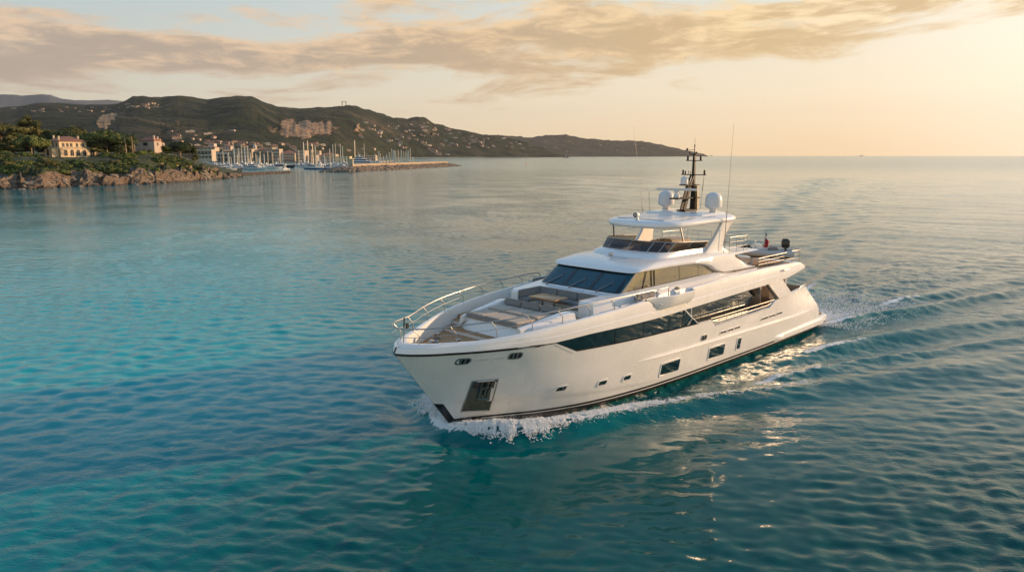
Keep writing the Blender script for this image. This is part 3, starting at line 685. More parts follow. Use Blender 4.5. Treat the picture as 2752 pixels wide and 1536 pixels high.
m.build('sheer_stripe', 'black_paint', yacht, lr=True)
m = Y()
for sd in (1, -1):
    strip([(s, .13) for s in S(1.2, 28.7, 50)], .045, .012, sd, m)
m.build('waterline_stripe', 'white_line', yacht, lr=True)
m = Y()
for sd in (1, -1):
    pts = S(8.5, 28.0, 44); ra = []
    for i, s in enumerate(pts):
        z = 1.78-.020*(s-8.5)+.02*max(0, s-25)*1.6; g = min(1, i/3+.05)*(1 if i < 42 else .5); g2 = .10*g
        q = hp(s, z, 0, sd); ra.append([(s, q[1]-.02*sd, z+.06*g), (s, q[1]+g2*.9*sd, z+.015*g), (s, q[1]+g2*sd, z-.02), (s, q[1]-.02*sd, z-.10*g)])
    m.loft(ra, closed=True)
m.build('rub_rail', 'gelcoat', yacht, lr=True)
# sponsons and bathing platform
m = Y()
for sd in (1, -1):
    ra = []
    for s in S(22.6, 29.6, 18):
        g = sstep(22.4, 23.6, s); t0 = hp(s if s < 29 else 29, .4, 0, sd)[1]
        t0 = sd*min(abs(t0), 3.25); o = (.04+.14*g)*sd; zt = .50+.014*(s-22)
        ra.append([(s, t0-.3*sd, zt+.02), (s, t0+o*.7, zt), (s, t0+o, zt-.07), (s, t0+o, .24), (s, t0+o*.4, .16), (s, t0-.3*sd, .16)])
    m.loft(ra)
m.build('sponson', 'gelcoat', yacht, lr=True)
m = Y()
ol = [(28.3, 3.22), (29.6, 3.24), (30.5, 3.18), (30.95, 2.95), (31.12, 2.6), (31.2, 1.5), (31.22, 0)]
ol = ol+[(a, -b) for a, b in ol[-2::-1]]
def inset(pl, k, c=None):
    cx = sum(p[0] for p in pl)/len(pl); cy = sum(p[1] for p in pl)/len(pl); out = []
    for p in pl:
        d = math.hypot(p[0]-cx, p[1]-cy); out.append((cx+(p[0]-cx)*(d-k)/d, cy+(p[1]-cy)*(d-k)/d))
    return out
m.loft([[(*p, .26) for p in inset(ol, .12)], [(*p, .33) for p in ol], [(*p, .62) for p in ol], [(*p, .68) for p in inset(ol, .07)]])
plat = m.build('bathing_platform', 'gelcoat', yacht)
m = Y(); m.prism(inset(ol, .3), .682, .69); m.build('platform_planking', 'teak', plat)

# ---- upper belt: bulwark of the foredeck running aft into the edge of the upper deck
ZB = lin([-2.9, 3.0, 5, 10, 12, 18, 20, 23.6, 26.6], [3.64, 3.64, 3.76, 3.77, 3.83, 3.98, 4.0, 4.08, 4.42])
_zt = pch([-2.9, -.83, .61, 2.06, 3.5, 5, 6.5, 8, 10, 12.5, 18, 20, 24.8, 26.0, 26.6], [3.98, 4.0, 4.1, 4.24, 4.36, 4.48, 4.58, 4.68, 4.78, 4.86, 4.97, 4.98, 4.86, 4.70, 4.50])
ZT = lambda s: _zt(s)-.34*sstep(9.0, 9.3, s)*(1-sstep(12.0, 12.2, s))
CAP = pch([0, .12, .35, .7, 1.1, 1.7, 2.4, 3.13, 4.58, 6.05, 7.55, 9.1, 10.6, 14, 18, 22, 26, 28, 29.1], [0.0, .30, .62, .98, 1.22, 1.55, 1.98, 2.32, 2.89, 3.27, 3.52, 3.66, 3.77, 3.80, 3.76, 3.66, 3.50, 3.40, 3.15])
INN = pch([0, .15, .45, .9, 1.3, 2.0, 2.75, 4.2, 5.65, 7.15, 8.7, 10.2, 14, 18, 22, 26, 28.8], [0, .34, .72, 1.05, 1.28, 1.75, 2.16, 2.74, 3.12, 3.37, 3.51, 3.62, 3.64, 3.60, 3.50, 3.34, 2.9])
m = Y(); rings = []
ds = [0, .02, .05, .1, .16, .24, .35, .5, .7, .95, 1.25, 1.6, 2, 2.5, 3, 3.6, 4.2, 5, 5.8, 6.7, 7.6, 8.6, 9.6, 10.6, 11.5, 11.82, 11.9, 11.98, 12.06, 12.13, 13, 14, 14.8, 14.86, 14.92, 14.98, 15.05, 15.6, 16.6, 18, 19.5, 21, 22.5, 24, 25.5, 26.5, 27.3, 28, 28.6, 29, 29.3]
for d in ds:
    s = -2.82+d; f = 1-sstep(.3, 7, d); ft = 1-sstep(29.0, 29.5, d)
    sc1 = s+.32*f; si = s+.66*f-.0
    tb = P36(min(d, 31))*ft+P36(29)*0*(1-ft); tb = min(P36(d)+.02, 3.83)
    if d > 24: tb = P36(d)-.05*(d-24)*.3-.30*(1-ft)
    tc = CAP(d)
    ti = INN(max(si+2.16, 0)) if d < 12 else tc-.17
    ti = min(ti, max(tc-.12, 0))
    zb = ZB(s); zt = ZT(s); zm = zb+(zt-zb)*.42
    ins = sstep(2, 6, d)*.035
    rings.append([(s+.03*f, max(tb-.10, 0), zb), (s, tb, zb), (s+.04*f, tb+.012+(tc-tb)*.1, zb+(zt-zb)*.36), (s+.05*f, tb+.012-ins+(tc-tb)*.12, zb+(zt-zb)*.40),
                  (s+.10*f, tb+.02-ins*.6+(tc-tb)*.35, zb+(zt-zb)*.7), (sc1-.06*f, tc+.01, zt-.12), (sc1-.03*f, tc, zt-.05), (sc1, tc-.03, zt-.015), (sc1+.05*f, max(tc-.08, 0), zt), (si-.06*f, ti+.03 if ti > 0 else 0, zt), (si, ti, zt-.02), (si+.06*f, max(ti-.012, 0), min(3.3, zb-.1) if s < 8.5 else zb+.02)])
m.loft(rings, closed=False)
m.mirror()
m.build('bulwark', 'gelcoat', yacht, smooth=32, label='white bulwark sweeping aft into the edge of the upper deck')
# tip of the upper deck
# ---- decks
def deckpoly(s0, s1, n=24, ins=.03, mx=None):
    pts = []
    for s in np.linspace(s0, s1, n):
        t_ = max(INN(max(s+2.16, 0))-ins, 0) if s < 12 else CAP(s+2.82)-.14
        if mx: t_ = min(t_, mx)
        pts.append((s, t_))
    return pts+[(a, -b) for a, b in pts[::-1] if b > 0]
m = Y(); m.prism(deckpoly(-2.15, 1.9, 30), 3.2, 3.35); m.build('bow_deck', 'teak', yacht)
m = Y(); m.prism(deckpoly(1.85, 2.7, 8), 3.2, 3.50, 0); m.build('deck_step', 'gelcoat', yacht)
m = Y(); m.prism(deckpoly(1.82, 2.55, 8), 3.502, 3.53); m.build('step_tread', 'teak', yacht)
m = Y(); m.prism(deckpoly(2.56, 3.0, 5), 3.3, 3.70); m.build('deck_step', 'gelcoat', yacht)
m = Y(); m.prism(deckpoly(2.53, 3.0, 5), 3.702, 3.725); m.build('step_tread', 'teak', yacht)
m = Y(); m.prism(deckpoly(3.0, 9.2, 20), 3.5, 3.89); m.build('side_deck', 'teak', yacht, label='teak foredeck round the sunbathing pad')
# upper deck slab aft (boat deck), with a flat underside over the aft cockpit
m = Y()
pl = [(s, CAP(s+2.82)-.2) for s in S(9.0, 26.0, 20)]+[(26.3, 3.0), (26.5, 2.2), (26.6, 1.0), (26.62, 0)]
pl = pl+[(a, -b) for a, b in pl[-2::-1]]
m.prism(pl, lambda p: max(4.04, ZB(p[0])+.03), lambda p: 4.62 if p[0] < 26 else 4.6); m.build('upper_deck', 'gelcoat', yacht)
m = Y(); pb = [(20.3, 3.15), (25.9, 3.1), (26.25, 2.2), (26.3, 0), (26.25, -2.2), (25.9, -3.1), (20.3, -3.15)]
m.prism(pb, 4.622, 4.65); m.build('boat_deck_planking', 'teak', yacht)
m = Y()                                                         # rounded aft lip
ra = []
for tt in S(-3.12, 3.12, 22):
    sa = 26.52-.35*abs(tt/3.12)**4
    ra.append([(sa-.5, tt, 4.36), (sa-.05, tt, 4.40), (sa+.06, tt, 4.46), (sa+.04, tt, 4.56), (sa-.12, tt, 4.68), (sa-.4, tt, 4.66)])
m.loft(ra); m.build('deck_lip', 'gelcoat', yacht)
# ---- side window band, main deck side decks, saloon
m = Y(); L1 = []; L2 = []
xs = sorted(set(S(3.15, 13.35, 40)+[4.1, 5.2, 11.85]))
for s in xs:
    top = ZB(s)+.02
    if s > 11.85: top = 3.85-(s-11.85)/1.5*1.03
    bot = HE(s)-.02
    L1.append((s, P36(s+2.82)-.06, max(top, bot+.01))); L2.append((s, HB(s, bot)-.055, bot))
m.loft([L1, L2], closed=False); m.mirror()
wb = m.build('side_window', 'dark_glass', yacht, lr=True, label='long dark wraparound window along the main deck')
m = Y()
for sd in (1, -1):
    for s in (6.6, 8.6, 10.7, 11.9):
        m = Y(); m.sheet([(s-.02, sd*(P36(s+2.82)-.052), ZB(s) if s < 11.8 else ZB(s)-.05), (s+.02, sd*(P36(s+2.82)-.052), ZB(s) if s < 11.8 else ZB(s)-.05), (s+.02, sd*(HB(s, HE(s))-.047), HE(s)), (s-.02, sd*(HB(s, HE(s))-.047), HE(s))], (0, -.006*sd, 0)); m.build('window_joint', 'black_paint', wb)
m = Y()
for sd in (1, -1):
    a = (11.82, sd*(P36(14.64)-.03), 3.86); b = (13.38, sd*(HB(13.4, 2.85)-.02), 2.83); m.tube([a, b], .035)
    m.tube([(12.62, sd*3.72, 3.88), (12.66, sd*3.70, 3.32)], .03)
    m.loft([[hp(s, HE(s)+.005, .012, sd) for s in S(4.1, 14.7, 30)], [hp(s, HE(s)-.035, .016, sd) for s in S(4.1, 14.7, 30)]], closed=False)
    m.loft([[hp(3.02+1.08*q/6, 3.6-.56*q/6, .014, sd) for q in range(7)], [hp(3.02+1.08*q/6-.03, 3.6-.56*q/6-.05, .014, sd) for q in range(7)]], closed=False)
m.build('window_trim', 'gelcoat', wb, lr=True)
# bulwark capping and inner face along the main deck
m = Y(); r1 = []
for s in sorted(set(S(13.3, 27.3, 50)+[14.75, 15.15, 21.3, 21.95])):
    z = HE(s); fa = sstep(22, 27.3, s); b = HB(s, z)*(1-.10*fa*sstep(1.2, 3, z))
    r1.append([(s, b-.004, z-.03), (s, b+.015, z), (s, b-.05, z+.025), (s, b-.16, z+.02), (s, b-.18, z-.03), (s, b-.20, 1.9)])
m.loft(r1, closed=False, cap=False); m.mirror(); m.build('bulwark_cap', 'gelcoat', yacht, lr=True)
m = Y(); mp_ = [(12.3, 3.4)]+[(s, HB(s, 1.9)*(1-.10*sstep(22, 27.3, s)*sstep(1.2, 3, 1.9))-.12) for s in S(14, 28.2, 12)]; m.prism(mp_+[(a, -b) for a, b in mp_[::-1]], 1.80, 1.92); m.build('main_deck', 'teak', yacht)
m = Y()
for sd in (1, -1):
    m.sheet([(11.5, sd*2.78, 2.4), (21.8, sd*2.78, 2.4), (21.2, sd*2.78, 4.03), (11.5, sd*2.78, 4.03)], (0, -.05*sd, 0))
m.build('saloon_window', 'dark_glass', yacht, lr=True, label='dark glass wall of the saloon beside the side deck')
m = Y()
for sd in (1, -1): m.box((16.7, sd*2.78, 2.14), (10.4, .10, .52))
m.box((21.75, 0, 3.0), (.1, 5.5, 2.1)); m.box((11.5, 0, 3.0), (.1, 7.2, 2.0))
m.build('saloon_wall', 'gelcoat', yacht)
m = Y()                                                         # side wings of the aft cockpit
for sd in (1, -1):
    q = [(20.95, 3.97), (22.75, 4.06), (24.3, 2.97), (22.5, 2.93)]
    a = [(s, sd*(3.62-.02*(s-20)), z) for s, z in q]; m.sheet(a, (0, -.07*sd, 0))
m.build('cockpit_wing', 'gelcoat', yacht, lr=True, label='slanting white side wing beside the aft cockpit')
m = Y()
for sd in (1, -1):
    m.sheet([(20.72, sd*3.605, 3.99), (20.95, sd*3.605, 3.98), (22.48, sd*3.575, 2.92), (22.18, sd*3.575, 2.92)], (0, -.09*sd, 0))
m.build('wing_edge', 'black_paint', yacht, lr=True)
m = Y()
for sd in (1, -1): m.box((25.3, sd*2.55, 3.2), (.16, .12, 2.4), bev=.02); 
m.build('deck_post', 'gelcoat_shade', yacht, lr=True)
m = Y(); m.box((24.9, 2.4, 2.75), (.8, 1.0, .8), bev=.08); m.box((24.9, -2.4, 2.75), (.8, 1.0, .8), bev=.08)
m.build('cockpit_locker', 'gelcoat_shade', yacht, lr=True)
m = Y(); m.box((26.3, 0, 2.55), (.8, 4.2, .7), bev=.12); m.build('cockpit_sofa', 'cushion_beige', yacht)
def rail(name, top, feet_dz, zf, r=.021, mids=(), every=1, heads=None, matn='steel'):
    m = Y(); m.tube(top, r, 8)
    for k in mids:
        m.tube([(p[0], p[1], zf(p)+(p[2]-zf(p))*k) for p in top], r*.7, 6)
    for i, p in enumerate(top):
        if i % every == 0: m.tube([(p[0], p[1], zf(p)), p], r*.8, 6)
    return m.build(name, matn, yacht)
for sd in (1, -1):                                              # main deck hand rail over the cut-out
    tp = [(14.9, sd*3.50, 2.86)]+[(s, sd*(HB(s, 2.5)-.07), 2.88+.003*(s-15)) for s in S(15.6, 22.1, 9)]
    rail('side_deck_rail', tp, 0, lambda p: HE(p[0])-.02, r=.019, mids=(.45,))
    m = Y(); m.tube([(25.9, sd*3.2, 3.02), (26.2, sd*3.16, 3.14), (27.25, sd*3.02, 3.14), (27.35, sd*3.0, 2.98)], .025); m.build('stern_rail', 'steel', yacht)
# ---- foredeck furniture
m = Y()
cf = [(2.12, .0), (2.14, 1.5), (2.3, 2.0), (2.75, 2.28), (5.1, 2.66), (5.25, 2.55), (5.25, 0)]
cf = cf+[(a, -b) for a, b in cf[-2:0:-1]]
top = [(p[0]+(.28 if p[0] < 2.5 else 0), p[1]*.96) for p in cf]
m.loft([[(*p, 3.4) for p in cf], [(p[0], p[1], 4.06 if p[0] < 3 else 4.2) for p in top], [(p[0]+.04, p[1]*.97, 4.12 if p[0] < 3 else 4.22) for p in top]])
pad = m.build('sunpad_base', 'gelcoat', yacht)
m = Y()
for sd in (1, -1):
    ra = []
    for q in S(0, 1, 10):
        s = 2.25+3.0*q; w = .20+.28*q; z = 4.13+.38*q; ti = 1.72+.16*q; 
        if q == 1: z -= .05
        ra.append([(s, sd*ti, 3.9), (s, sd*ti, z-.03), (s, sd*(ti+.04), z), (s, sd*(ti+w-.05), z-.01), (s, sd*(ti+w+.03), z-.08), (s, sd*(ti+w+.13), 3.6)])
    m.loft(ra)
m.build('sunpad_arm', 'gelcoat', yacht, lr=True)
for i in range(3):
    for j in range(2):
        y0 = -1.62+i*1.08; s0, s1 = (2.38, 3.6) if j == 0 else (3.62, 4.8)
        m = Y(); m.box(((s0+s1)/2, y0+.54, 4.21+.035*j), (s1-s0-.02, 1.06, .17), bev=.045, ry=.028); m.build('cushion', 'cushion_beige', pad)
m = Y(); m.box((2.365, 0, 4.17), (.10, 3.24, .20), bev=.03); m.build('cushion_edge', 'cushion_grey', pad)
for i in range(3):
    m = Y(); m.box((4.97, -1.2+i*1.2, 4.42), (.24, 1.18, .34), bev=.07, ry=.18); m.build('bolster', 'cushion_grey', pad)
# lounge well
m = Y(); m.prism([(5.26, 2.45), (7.55, 2.2), (7.55, -2.2), (5.26, -2.45)], 3.7, 4.05); m.build('lounge_floor', 'teak', yacht)
sofa = link('lounge_sofa', None, yacht)
m = Y()
body = [(5.95, 1.95), (5.95, 2.38), (6.2, 2.62), (8.9, 3.02), (9.4, 3.02), (9.4, -3.02), (8.9, -3.02), (6.2, -2.62), (5.95, -2.38), (5.95, -1.95), (7.55, -1.95), (7.55, 1.95)]
zt_ = lambda p: 4.80+.05*max(0, p[0]-6.5)
def z3(p): return zt_(p)
m.loft([[(p[0], p[1]*1.03 if abs(p[1]) > 2 else p[1], 3.8) for p in body], [(p[0]+(.03 if p[0] < 6 else 0), p[1], zt_(p)-.10) for p in body], [(p[0]+(.12 if p[0] < 6.3 else 0), p[1]*(.975 if abs(p[1]) > 2 else 1), zt_(p)) for p in body]])
m.build('surround', 'gelcoat', sofa)
m = Y(); m.box((7.2, 0, 4.18), (.7, 3.9, .26)); 
for sd in (1, -1): m.box((6.5, sd*1.6, 4.18), (.9, .62, .26))
m.build('seat_base', 'gelcoat', sofa)
for y0, w in ((-1.3, 1.28), (0, 1.28), (1.3, 1.28)):
    m = Y(); m.box((7.15, y0, 4.38), (.78, w, .14), bev=.04); m.build('seat_cushion', 'cushion_grey', sofa)
    m = Y(); m.box((7.5, y0, 4.64), (.14, w, .38), bev=.04, ry=.15); m.build('back_cushion', 'cushion_grey', sofa)
for sd in (1, -1):
    m = Y(); m.box((6.38, sd*1.58, 4.38), (.74, .66, .14), bev=.04); m.build('seat_cushion', 'cushion_grey', sofa)
    m = Y(); m.box((6.72, sd*1.90, 4.64), (1.45, .13, .38), bev=.04); m.build('back_cushion', 'cushion_grey', sofa)
tab = link('dining_table', None, yacht)
m = Y(); m.loft([[(*p, z) for p in inset([(5.62, .85), (6.55, .85), (6.62, .7), (6.62, -.7), (6.55, -.85), (5.62, -.85), (5.55, -.7), (5.55, .7)], i)] for z, i in ((4.66, .03), (4.675, 0), (4.725, 0), (4.735, .02))])
m.build('table_top', 'table_teak', tab)
for y0 in (-.38, .38):
    m = Y(); m.box((6.08, y0, 4.36), (.09, .09, .62), bev=.02); m.box((6.08, y0, 4.07), (.4, .3, .03), bev=.01); m.build('leg', 'steel', tab)
# deck gear at the bow: windlasses, bollards, chain stoppers
for k, (s, t_) in enumerate(((-.35, .72), (-.35, -.72))):
    sd = 1 if t_ > 0 else -1
    g = link('windlass', None, yacht)
    m = Y(); m.box((s+.1, t_, 3.40), (.62, .34, .10), bev=.02); m.build('base', 'steel', g)
    m = Y(); m.lathe((s+.2, t_, 3.43), [(.13, 0), (.13, .12), (.08, .18), (.08, .34), (.12, .40), (.12, .46), (.03, .5)], 14); m.build('capstan', 'steel', g)
    m = Y(); m.lathe((s-.15, t_-.12*sd, 3.56), [(.10, -.1), (.14, -.06), (.07, 0), (.14, .06), (.10, .1)], 12, axis=Matrix.Rotation(R(90), 4, 'X')); m.build('gypsy', 'steel', g)
    m = Y()
    for q in range(7): m.box((s-.42-.11*q, t_-.10*sd-.05*q*sd, 3.40+.02*q), (.10, .05, .06), bev=.012, rz=.2*(-1)**q)
    m.build('chain', 'steel_dark', g)
    m = Y(); m.box((s-.75, t_-.25*sd, 3.43), (.5, .16, .14), bev=.03); m.box((s-.55, t_-.2*sd, 3.53), (.14, .3, .08), bev=.03); m.build('chain_stopper', 'steel', g)
for s, t_ in ((.55, 1.55), (.55, -1.55), (-.9, .95), (-.9, -.95)):
    m = Y()
    for q in (-.12, .12): m.lathe((s+q, t_, 3.36), [(.05, 0), (.05, .2), (.08, .22), (.08, .27), (.02, .29)], 10)
    m.box((s, t_, 3.365), (.5, .18, .03)); m.build('bollard', 'steel', yacht)
m = Y(); m.tube([(-2.36, 0, 4.0), (-2.30, 0, 4.98)], .018); bf = m.build('bow_flagstaff', 'steel_dark', yacht)
m = Y(); m.tube([(-2.32, 0, 4.62), (-2.30, 0, 5.0)], .03, mi=0); m.box((-2.16, .0, 4.66), (.16, .05, .22), bev=.04); m.build('furled_pennant', 'rubber', bf)
# bow rail
feet = [(-.83, 1.42), (.61, 2.24), (2.06, 2.82), (3.52, 3.19), (5.01, 3.44), (6.52, 3.58), (8.03, 3.70)]
for sd in (1, -1):
    pass
topz = lin([-2.6, -1.1, .3, 1.7, 3.2, 4.8, 6.3, 7.8, 9.3], [4.66, 4.66, 4.76, 4.86, 4.93, 5.02, 5.08, 5.10, 5.13])
half = [(-2.72, 0), (-2.66, .30), (-2.45, .62), (-2.0, 1.0), (-1.15, 1.32), (-.4, 1.72), (.27, 2.13), (1.0, 2.45), (1.74, 2.73), (2.45, 2.96), (3.23, 3.15), (4.0, 3.3), (4.77, 3.44), (5.5, 3.52), (6.27, 3.58), (7.0, 3.65), (7.81, 3.70), (8.6, 3.74), (9.15, 3.76)]
fullr = [(a, -b, topz(a)) for a, b in half[:0:-1]]+[(a, b, topz(a)) for a, b in half]
e = [(9.4, 3.77, 5.08), (9.5, 3.77, 4.95), (9.52, 3.77, 4.66)]
fullr = [(a, -b, c) for a, b, c in e[::-1]]+fullr+e
m = Y(); m.tube(fullr, .028, 8)
br = m.build('bow_rail', 'steel', yacht, label='long polished steel guard rail round the foredeck')
m = Y(); hm = [(a, b*.985, ZT(a)+(topz(a)-ZT(a))*.5) for a, b in half if a < 3.3]
m.tube([(a, -b, c) for a, b, c in hm[:0:-1]]+hm, .012, 6); m.build('mid_wire', 'steel', br)
for sd in (1, -1):
    for a, b in feet+[(-2.05, .62)]:
        z = ZT(a); m = Y()
        hs = a-.28 if a > -2 else a-.32
        m.tube([(a, sd*b, z-.01), (a, sd*b, z+(topz(hs)-z)*.5), (hs, sd*(b+.0), topz(hs))], .019, 7); m.build('stanchion', 'steel', br)
# wing control station bulging from the bulwark
m = Y()
for sd in (1, -1):
    ra = []; rb = []
    for s in S(8.65, 12.42, 22):
        q = (s-8.65)/3.77; b_ = .44*sstep(0, .5, q)*(1-sstep(.90, 1.0, q)*.9); z1 = 4.76+.02*(s-9); dz = .62*sstep(0, .3, q)*(1-sstep(.86, 1.0, q)*.55)+.03
        t0 = 3.80
        ra.append([(s, sd*(t0-.10), z1-.30), (s, sd*(t0+b_-.07), z1-.3), (s, sd*(t0+b_-.07), z1+.0), (s, sd*(t0+b_-.02), z1+.03), (s, sd*(t0+b_+.01), z1), (s, sd*(t0+b_*.96), z1-dz*.5), (s, sd*(t0+b_*.62), z1-dz*.86), (s, sd*(t0-.02), z1-dz), (s, sd*(t0-.1), z1-dz)])
    m.loft(ra)
m.build('wing_station', 'gelcoat', yacht, lr=True, label='rounded pod bulging from the upper deck edge')
m = Y()
for sd in (1, -1): m.box((10.7, sd*3.55, 4.44), (2.4, .95, .03))
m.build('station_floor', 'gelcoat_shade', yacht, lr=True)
for sd in (1, -1):
    m = Y(); m.box((11.5, sd*3.45, 4.66), (.5, .34, .4), bev=.08); g = m.build('control_console', 'gelcoat', yacht)
    m = Y(); m.lathe((11.6, sd*3.5, 4.86), [(.14, 0), (.15, .04), (.08, .10), (.01, .12)], 12); m.build('console_cover', 'tan_panel', g)
    m = Y(); m.tube([(9.75, sd*3.6, 4.45), (9.8, sd*3.6, 5.0), (9.95, sd*3.6, 5.06), (10.6, sd*3.6, 5.08), (10.7, sd*3.6, 5.02), (10.72, sd*3.6, 4.5)], .02); m.build('grab_rail', 'steel', yacht)
for sd in (1, -1):                                              # beige pads beside the wheelhouse
    m = Y(); m.box((9.2, sd*3.3, 4.80), (1.5, .22, .28), bev=.06); m.build('side_pad', 'cushion_grey', yacht)

# ---- wheelhouse and flybridge
def U(sf, Rr, w, n, sa, wa, zf, nf=12, ns=18):
    half = []
    for k in range(ns, 0, -1):
        q = k/ns; s = sf+Rr+(sa-sf-Rr)*q; half.append((s, w+(wa-w)*q))
    for k in range(nf+1):
        a = math.pi/2*(1-k/nf)
        half.append((sf+Rr-Rr*max(math.cos(a), 0)**(2/n), w*max(math.sin(a), 0)**(2/n)))
    half = half[:-1]+[(sf, 0)]
    pts = half+[(a, -b) for a, b in half[-2::-1]]
    return [(s, t_, zf(s) if callable(zf) else zf) for s, t_ in pts]
NSIDE = 18
zg = pch([8, 9.3, 9.95, 12, 14, 15.6, 16.6, 17.4, 18.6, 20.6], [5.75, 5.76, 5.77, 5.77, 5.73, 5.53, 5.12, 4.98, 4.95, 4.9])
SA = 20.5
zsill = lin([8, 9, 13, 16.6, 18, 20.5], [4.93, 4.93, 4.99, 5.06, 4.90, 4.85])
# lower body and sill
m = Y()
r0 = U(7.7, 1.5, 2.95, 4, SA, 3.1, 4.1); r1 = U(7.85, 1.4, 2.92, 4, SA, 3.08, lambda s: 4.80+.012*(s-8)); r2 = U(8.0, 1.2, 2.72, 5, SA, 2.86, lambda s: zsill(s)-.03); r3 = U(8.1, 1.1, 2.55, 5, SA, 2.7, zsill)
m.loft([r0, r1, r2, r3], closed=False); m.build('wheelhouse_base', 'gelcoat', yacht)
# glass band: windshield in front, side glass behind the A pillar
gb = U(8.06, .72, 2.56, 5.5, 17.6, 2.60, lambda s: zsill(s)); gt = U(9.28, .72, 2.50, 5.5, 17.6, 2.56, lambda s: max(zg(s), zsill(s)+.01))
nn = len(gb); fr = range(NSIDE+2, nn-NSIDE-2)
m = Y(); m.loft([[gb[i] for i in fr], [gt[i] for i in fr]], closed=False, cap=False)
ws = m.build('windshield', 'windshield_glass', yacht, smooth=60, label='raked dark blue windshield of the wheelhouse')
m = Y()
for rr in (range(0, NSIDE+3), range(nn-NSIDE-3, nn)):
    m.loft([[gb[i] for i in rr], [gt[i] for i in rr]], closed=False, cap=False)
sg = m.build('side_glass', 'side_glass', yacht, lr=True, smooth=60, label='arched wheelhouse side glass tinted gold like the sky it mirrors')
def lerp3(a, b, q): return tuple(a[i]+(b[i]-a[i])*q for i in range(3))
def gp(u, q, o=.012):                                            # point on the windshield, u = t in metres at its base
    t_ = u; n_ = 5.5
    def pt(sf, Rr, w):
        x = max(0, 1-(abs(t_)/w)**n_)**(1/n_); return (sf+Rr-Rr*x, t_, 0)
    a = pt(8.06, .72, 2.56); b = pt(9.28, .72, 2.50)
    return (a[0]+(b[0]-a[0])*q-o, t_*(1-.02*q), 4.93+(5.755-4.93)*q+o*.6)
m = Y()
for u in (-.84, .84):
    m.loft([[gp(u-.11, q) for q in S(0, 1, 4)], [gp(u+.11, q) for q in S(0, 1, 4)]], closed=False)
for sd in (1, -1):
    m.loft([[gp(sd*(2.30+.2*k/3), q) for q in S(0, 1, 4)] for k in range(4)], closed=False)
m.loft([[gp(u, 1.0) for u in S(-2.5, 2.5, 24)], [gp(u, .90) for u in S(-2.5, 2.5, 24)]], closed=False)
m.loft([[gp(u, 0.0) for u in S(-2.5, 2.5, 24)], [gp(u, .06) for u in S(-2.5, 2.5, 24)]], closed=False)
m.build('glass_frame', 'black_paint', ws)
for u in (-1.9, -.35, 1.35):
    m = Y(); a = gp(u, -.02, .05); b = gp(u+.55, .48, .05); m.tube([a, b], .022, 6); c = gp(u+.35, .66, .035); d = gp(u+.75, .25, .035); m.tube([c, d], .012, 5); m.lathe((a[0], a[1], a[2]-.05), [(.05, 0), (.05, .08)], 8)
    m.build('wiper', 'steel_dark', yacht)
m = Y()
for sd in (1, -1):
    for s in (10.35, 10.75, 11.0, 13.2, 15.0):
        i = s
        a = (s-.35*(1 if s < 10.5 else 0), sd*2.585, zsill(s)+.01); b = (s, sd*2.545, zg(s)-.01); m.tube([a, b], .022 if s < 11.5 else .008, 5)
m.build('side_mullion', 'rubber', sg, lr=True)
# roof / brow shell rising to the flybridge coaming
hgt = lin([8.9, 10, 11.5, 14, 17, 18.2, 19.2, 20.0, 20.6], [0, 0, 0, 0, -.02, -.22, -.62, -.98, -1.25])
def zz(z): return lambda s: max(z+hgt(s), zg(s)+.05+(z-5.8)*.25)
ro = [U(9.28, .72, 2.50, 5.5, SA, 2.64, zg), U(9.12, .75, 2.60, 5, SA, 2.78, lambda s: zg(s)+.01), U(9.16, .8, 2.72, 4.5, SA, 2.92, lambda s: zg(s)+.06),
      U(9.30, .95, 2.76, 4, SA, 2.96, lambda s: zg(s)+.15), U(9.6, 1.2, 2.72, 3.6, SA, 2.88, zz(5.98)), U(10.1, 1.5, 2.60, 3.4, SA, 2.72, zz(6.10)), U(10.8, 1.6, 2.42, 3.4, SA, 2.5, zz(6.17)),
      U(11.35, 1.7, 2.30, 3.4, 19.9, 2.3, zz(6.20)), U(11.42, 1.7, 2.28, 3.4, 19.7, 2.25, zz(6.28)), U(11.95, 1.7, 2.24, 3.4, 19.3, 2.2, zz(6.42)), U(12.15, 1.6, 2.18, 3.4, 19.2, 2.15, zz(6.44)), U(12.3, 1.6, 2.06, 3.4, 19.1, 2.05, zz(6.40)), U(12.4, 1.6, 2.0, 3.4, 19.0, 2.0, zz(6.0))]
m = Y(); m.loft(ro, closed=False)
m.build('wheelhouse_roof', 'gelcoat', yacht, smooth=40, label='rounded white wheelhouse roof and brow')
m = Y(); m.loft([[(SA-.0, p*2.64, zg(SA)) for p in S(-1, 1, 9)], [(SA-.3, p*2.6, 5.2) for p in S(-1, 1, 9)], [(19.9, p*2.25, 5.55) for p in S(-1, 1, 9)], [(18.9, p*2.1, 5.95) for p in S(-1, 1, 9)]], closed=False)
m.build('roof_back', 'gelcoat', yacht)
m = Y(); m.prism([(12.3, 1.9), (19.0, 2.0), (19.0, -2.0), (12.3, -1.9)], 5.9, 6.02); m.build('flybridge_deck', 'teak', yacht)
# aft fairings of the flybridge, cantilevered over the boat deck
m = Y()
for sd in (1, -1):
    ra = []
    for s in S(17.2, 21.6, 12):
        q = (s-17.2)/4.4; w = .95*(1-.25*q); z = 5.92-.05*q; 
        th = .28*(1-.75*q)+.02
        ra.append([(s, sd*(2.45-w), z-th), (s, sd*2.30, z-th), (s, sd*2.52, z-th*.5), (s, sd*2.44, z), (s, sd*(2.45-w), z+.02)])
    m.loft(ra)
m.box((19.8, 0, 5.82), (3.4, 4.0, .12), bev=.04)
m.build('flybridge_wing', 'gelcoat', yacht)
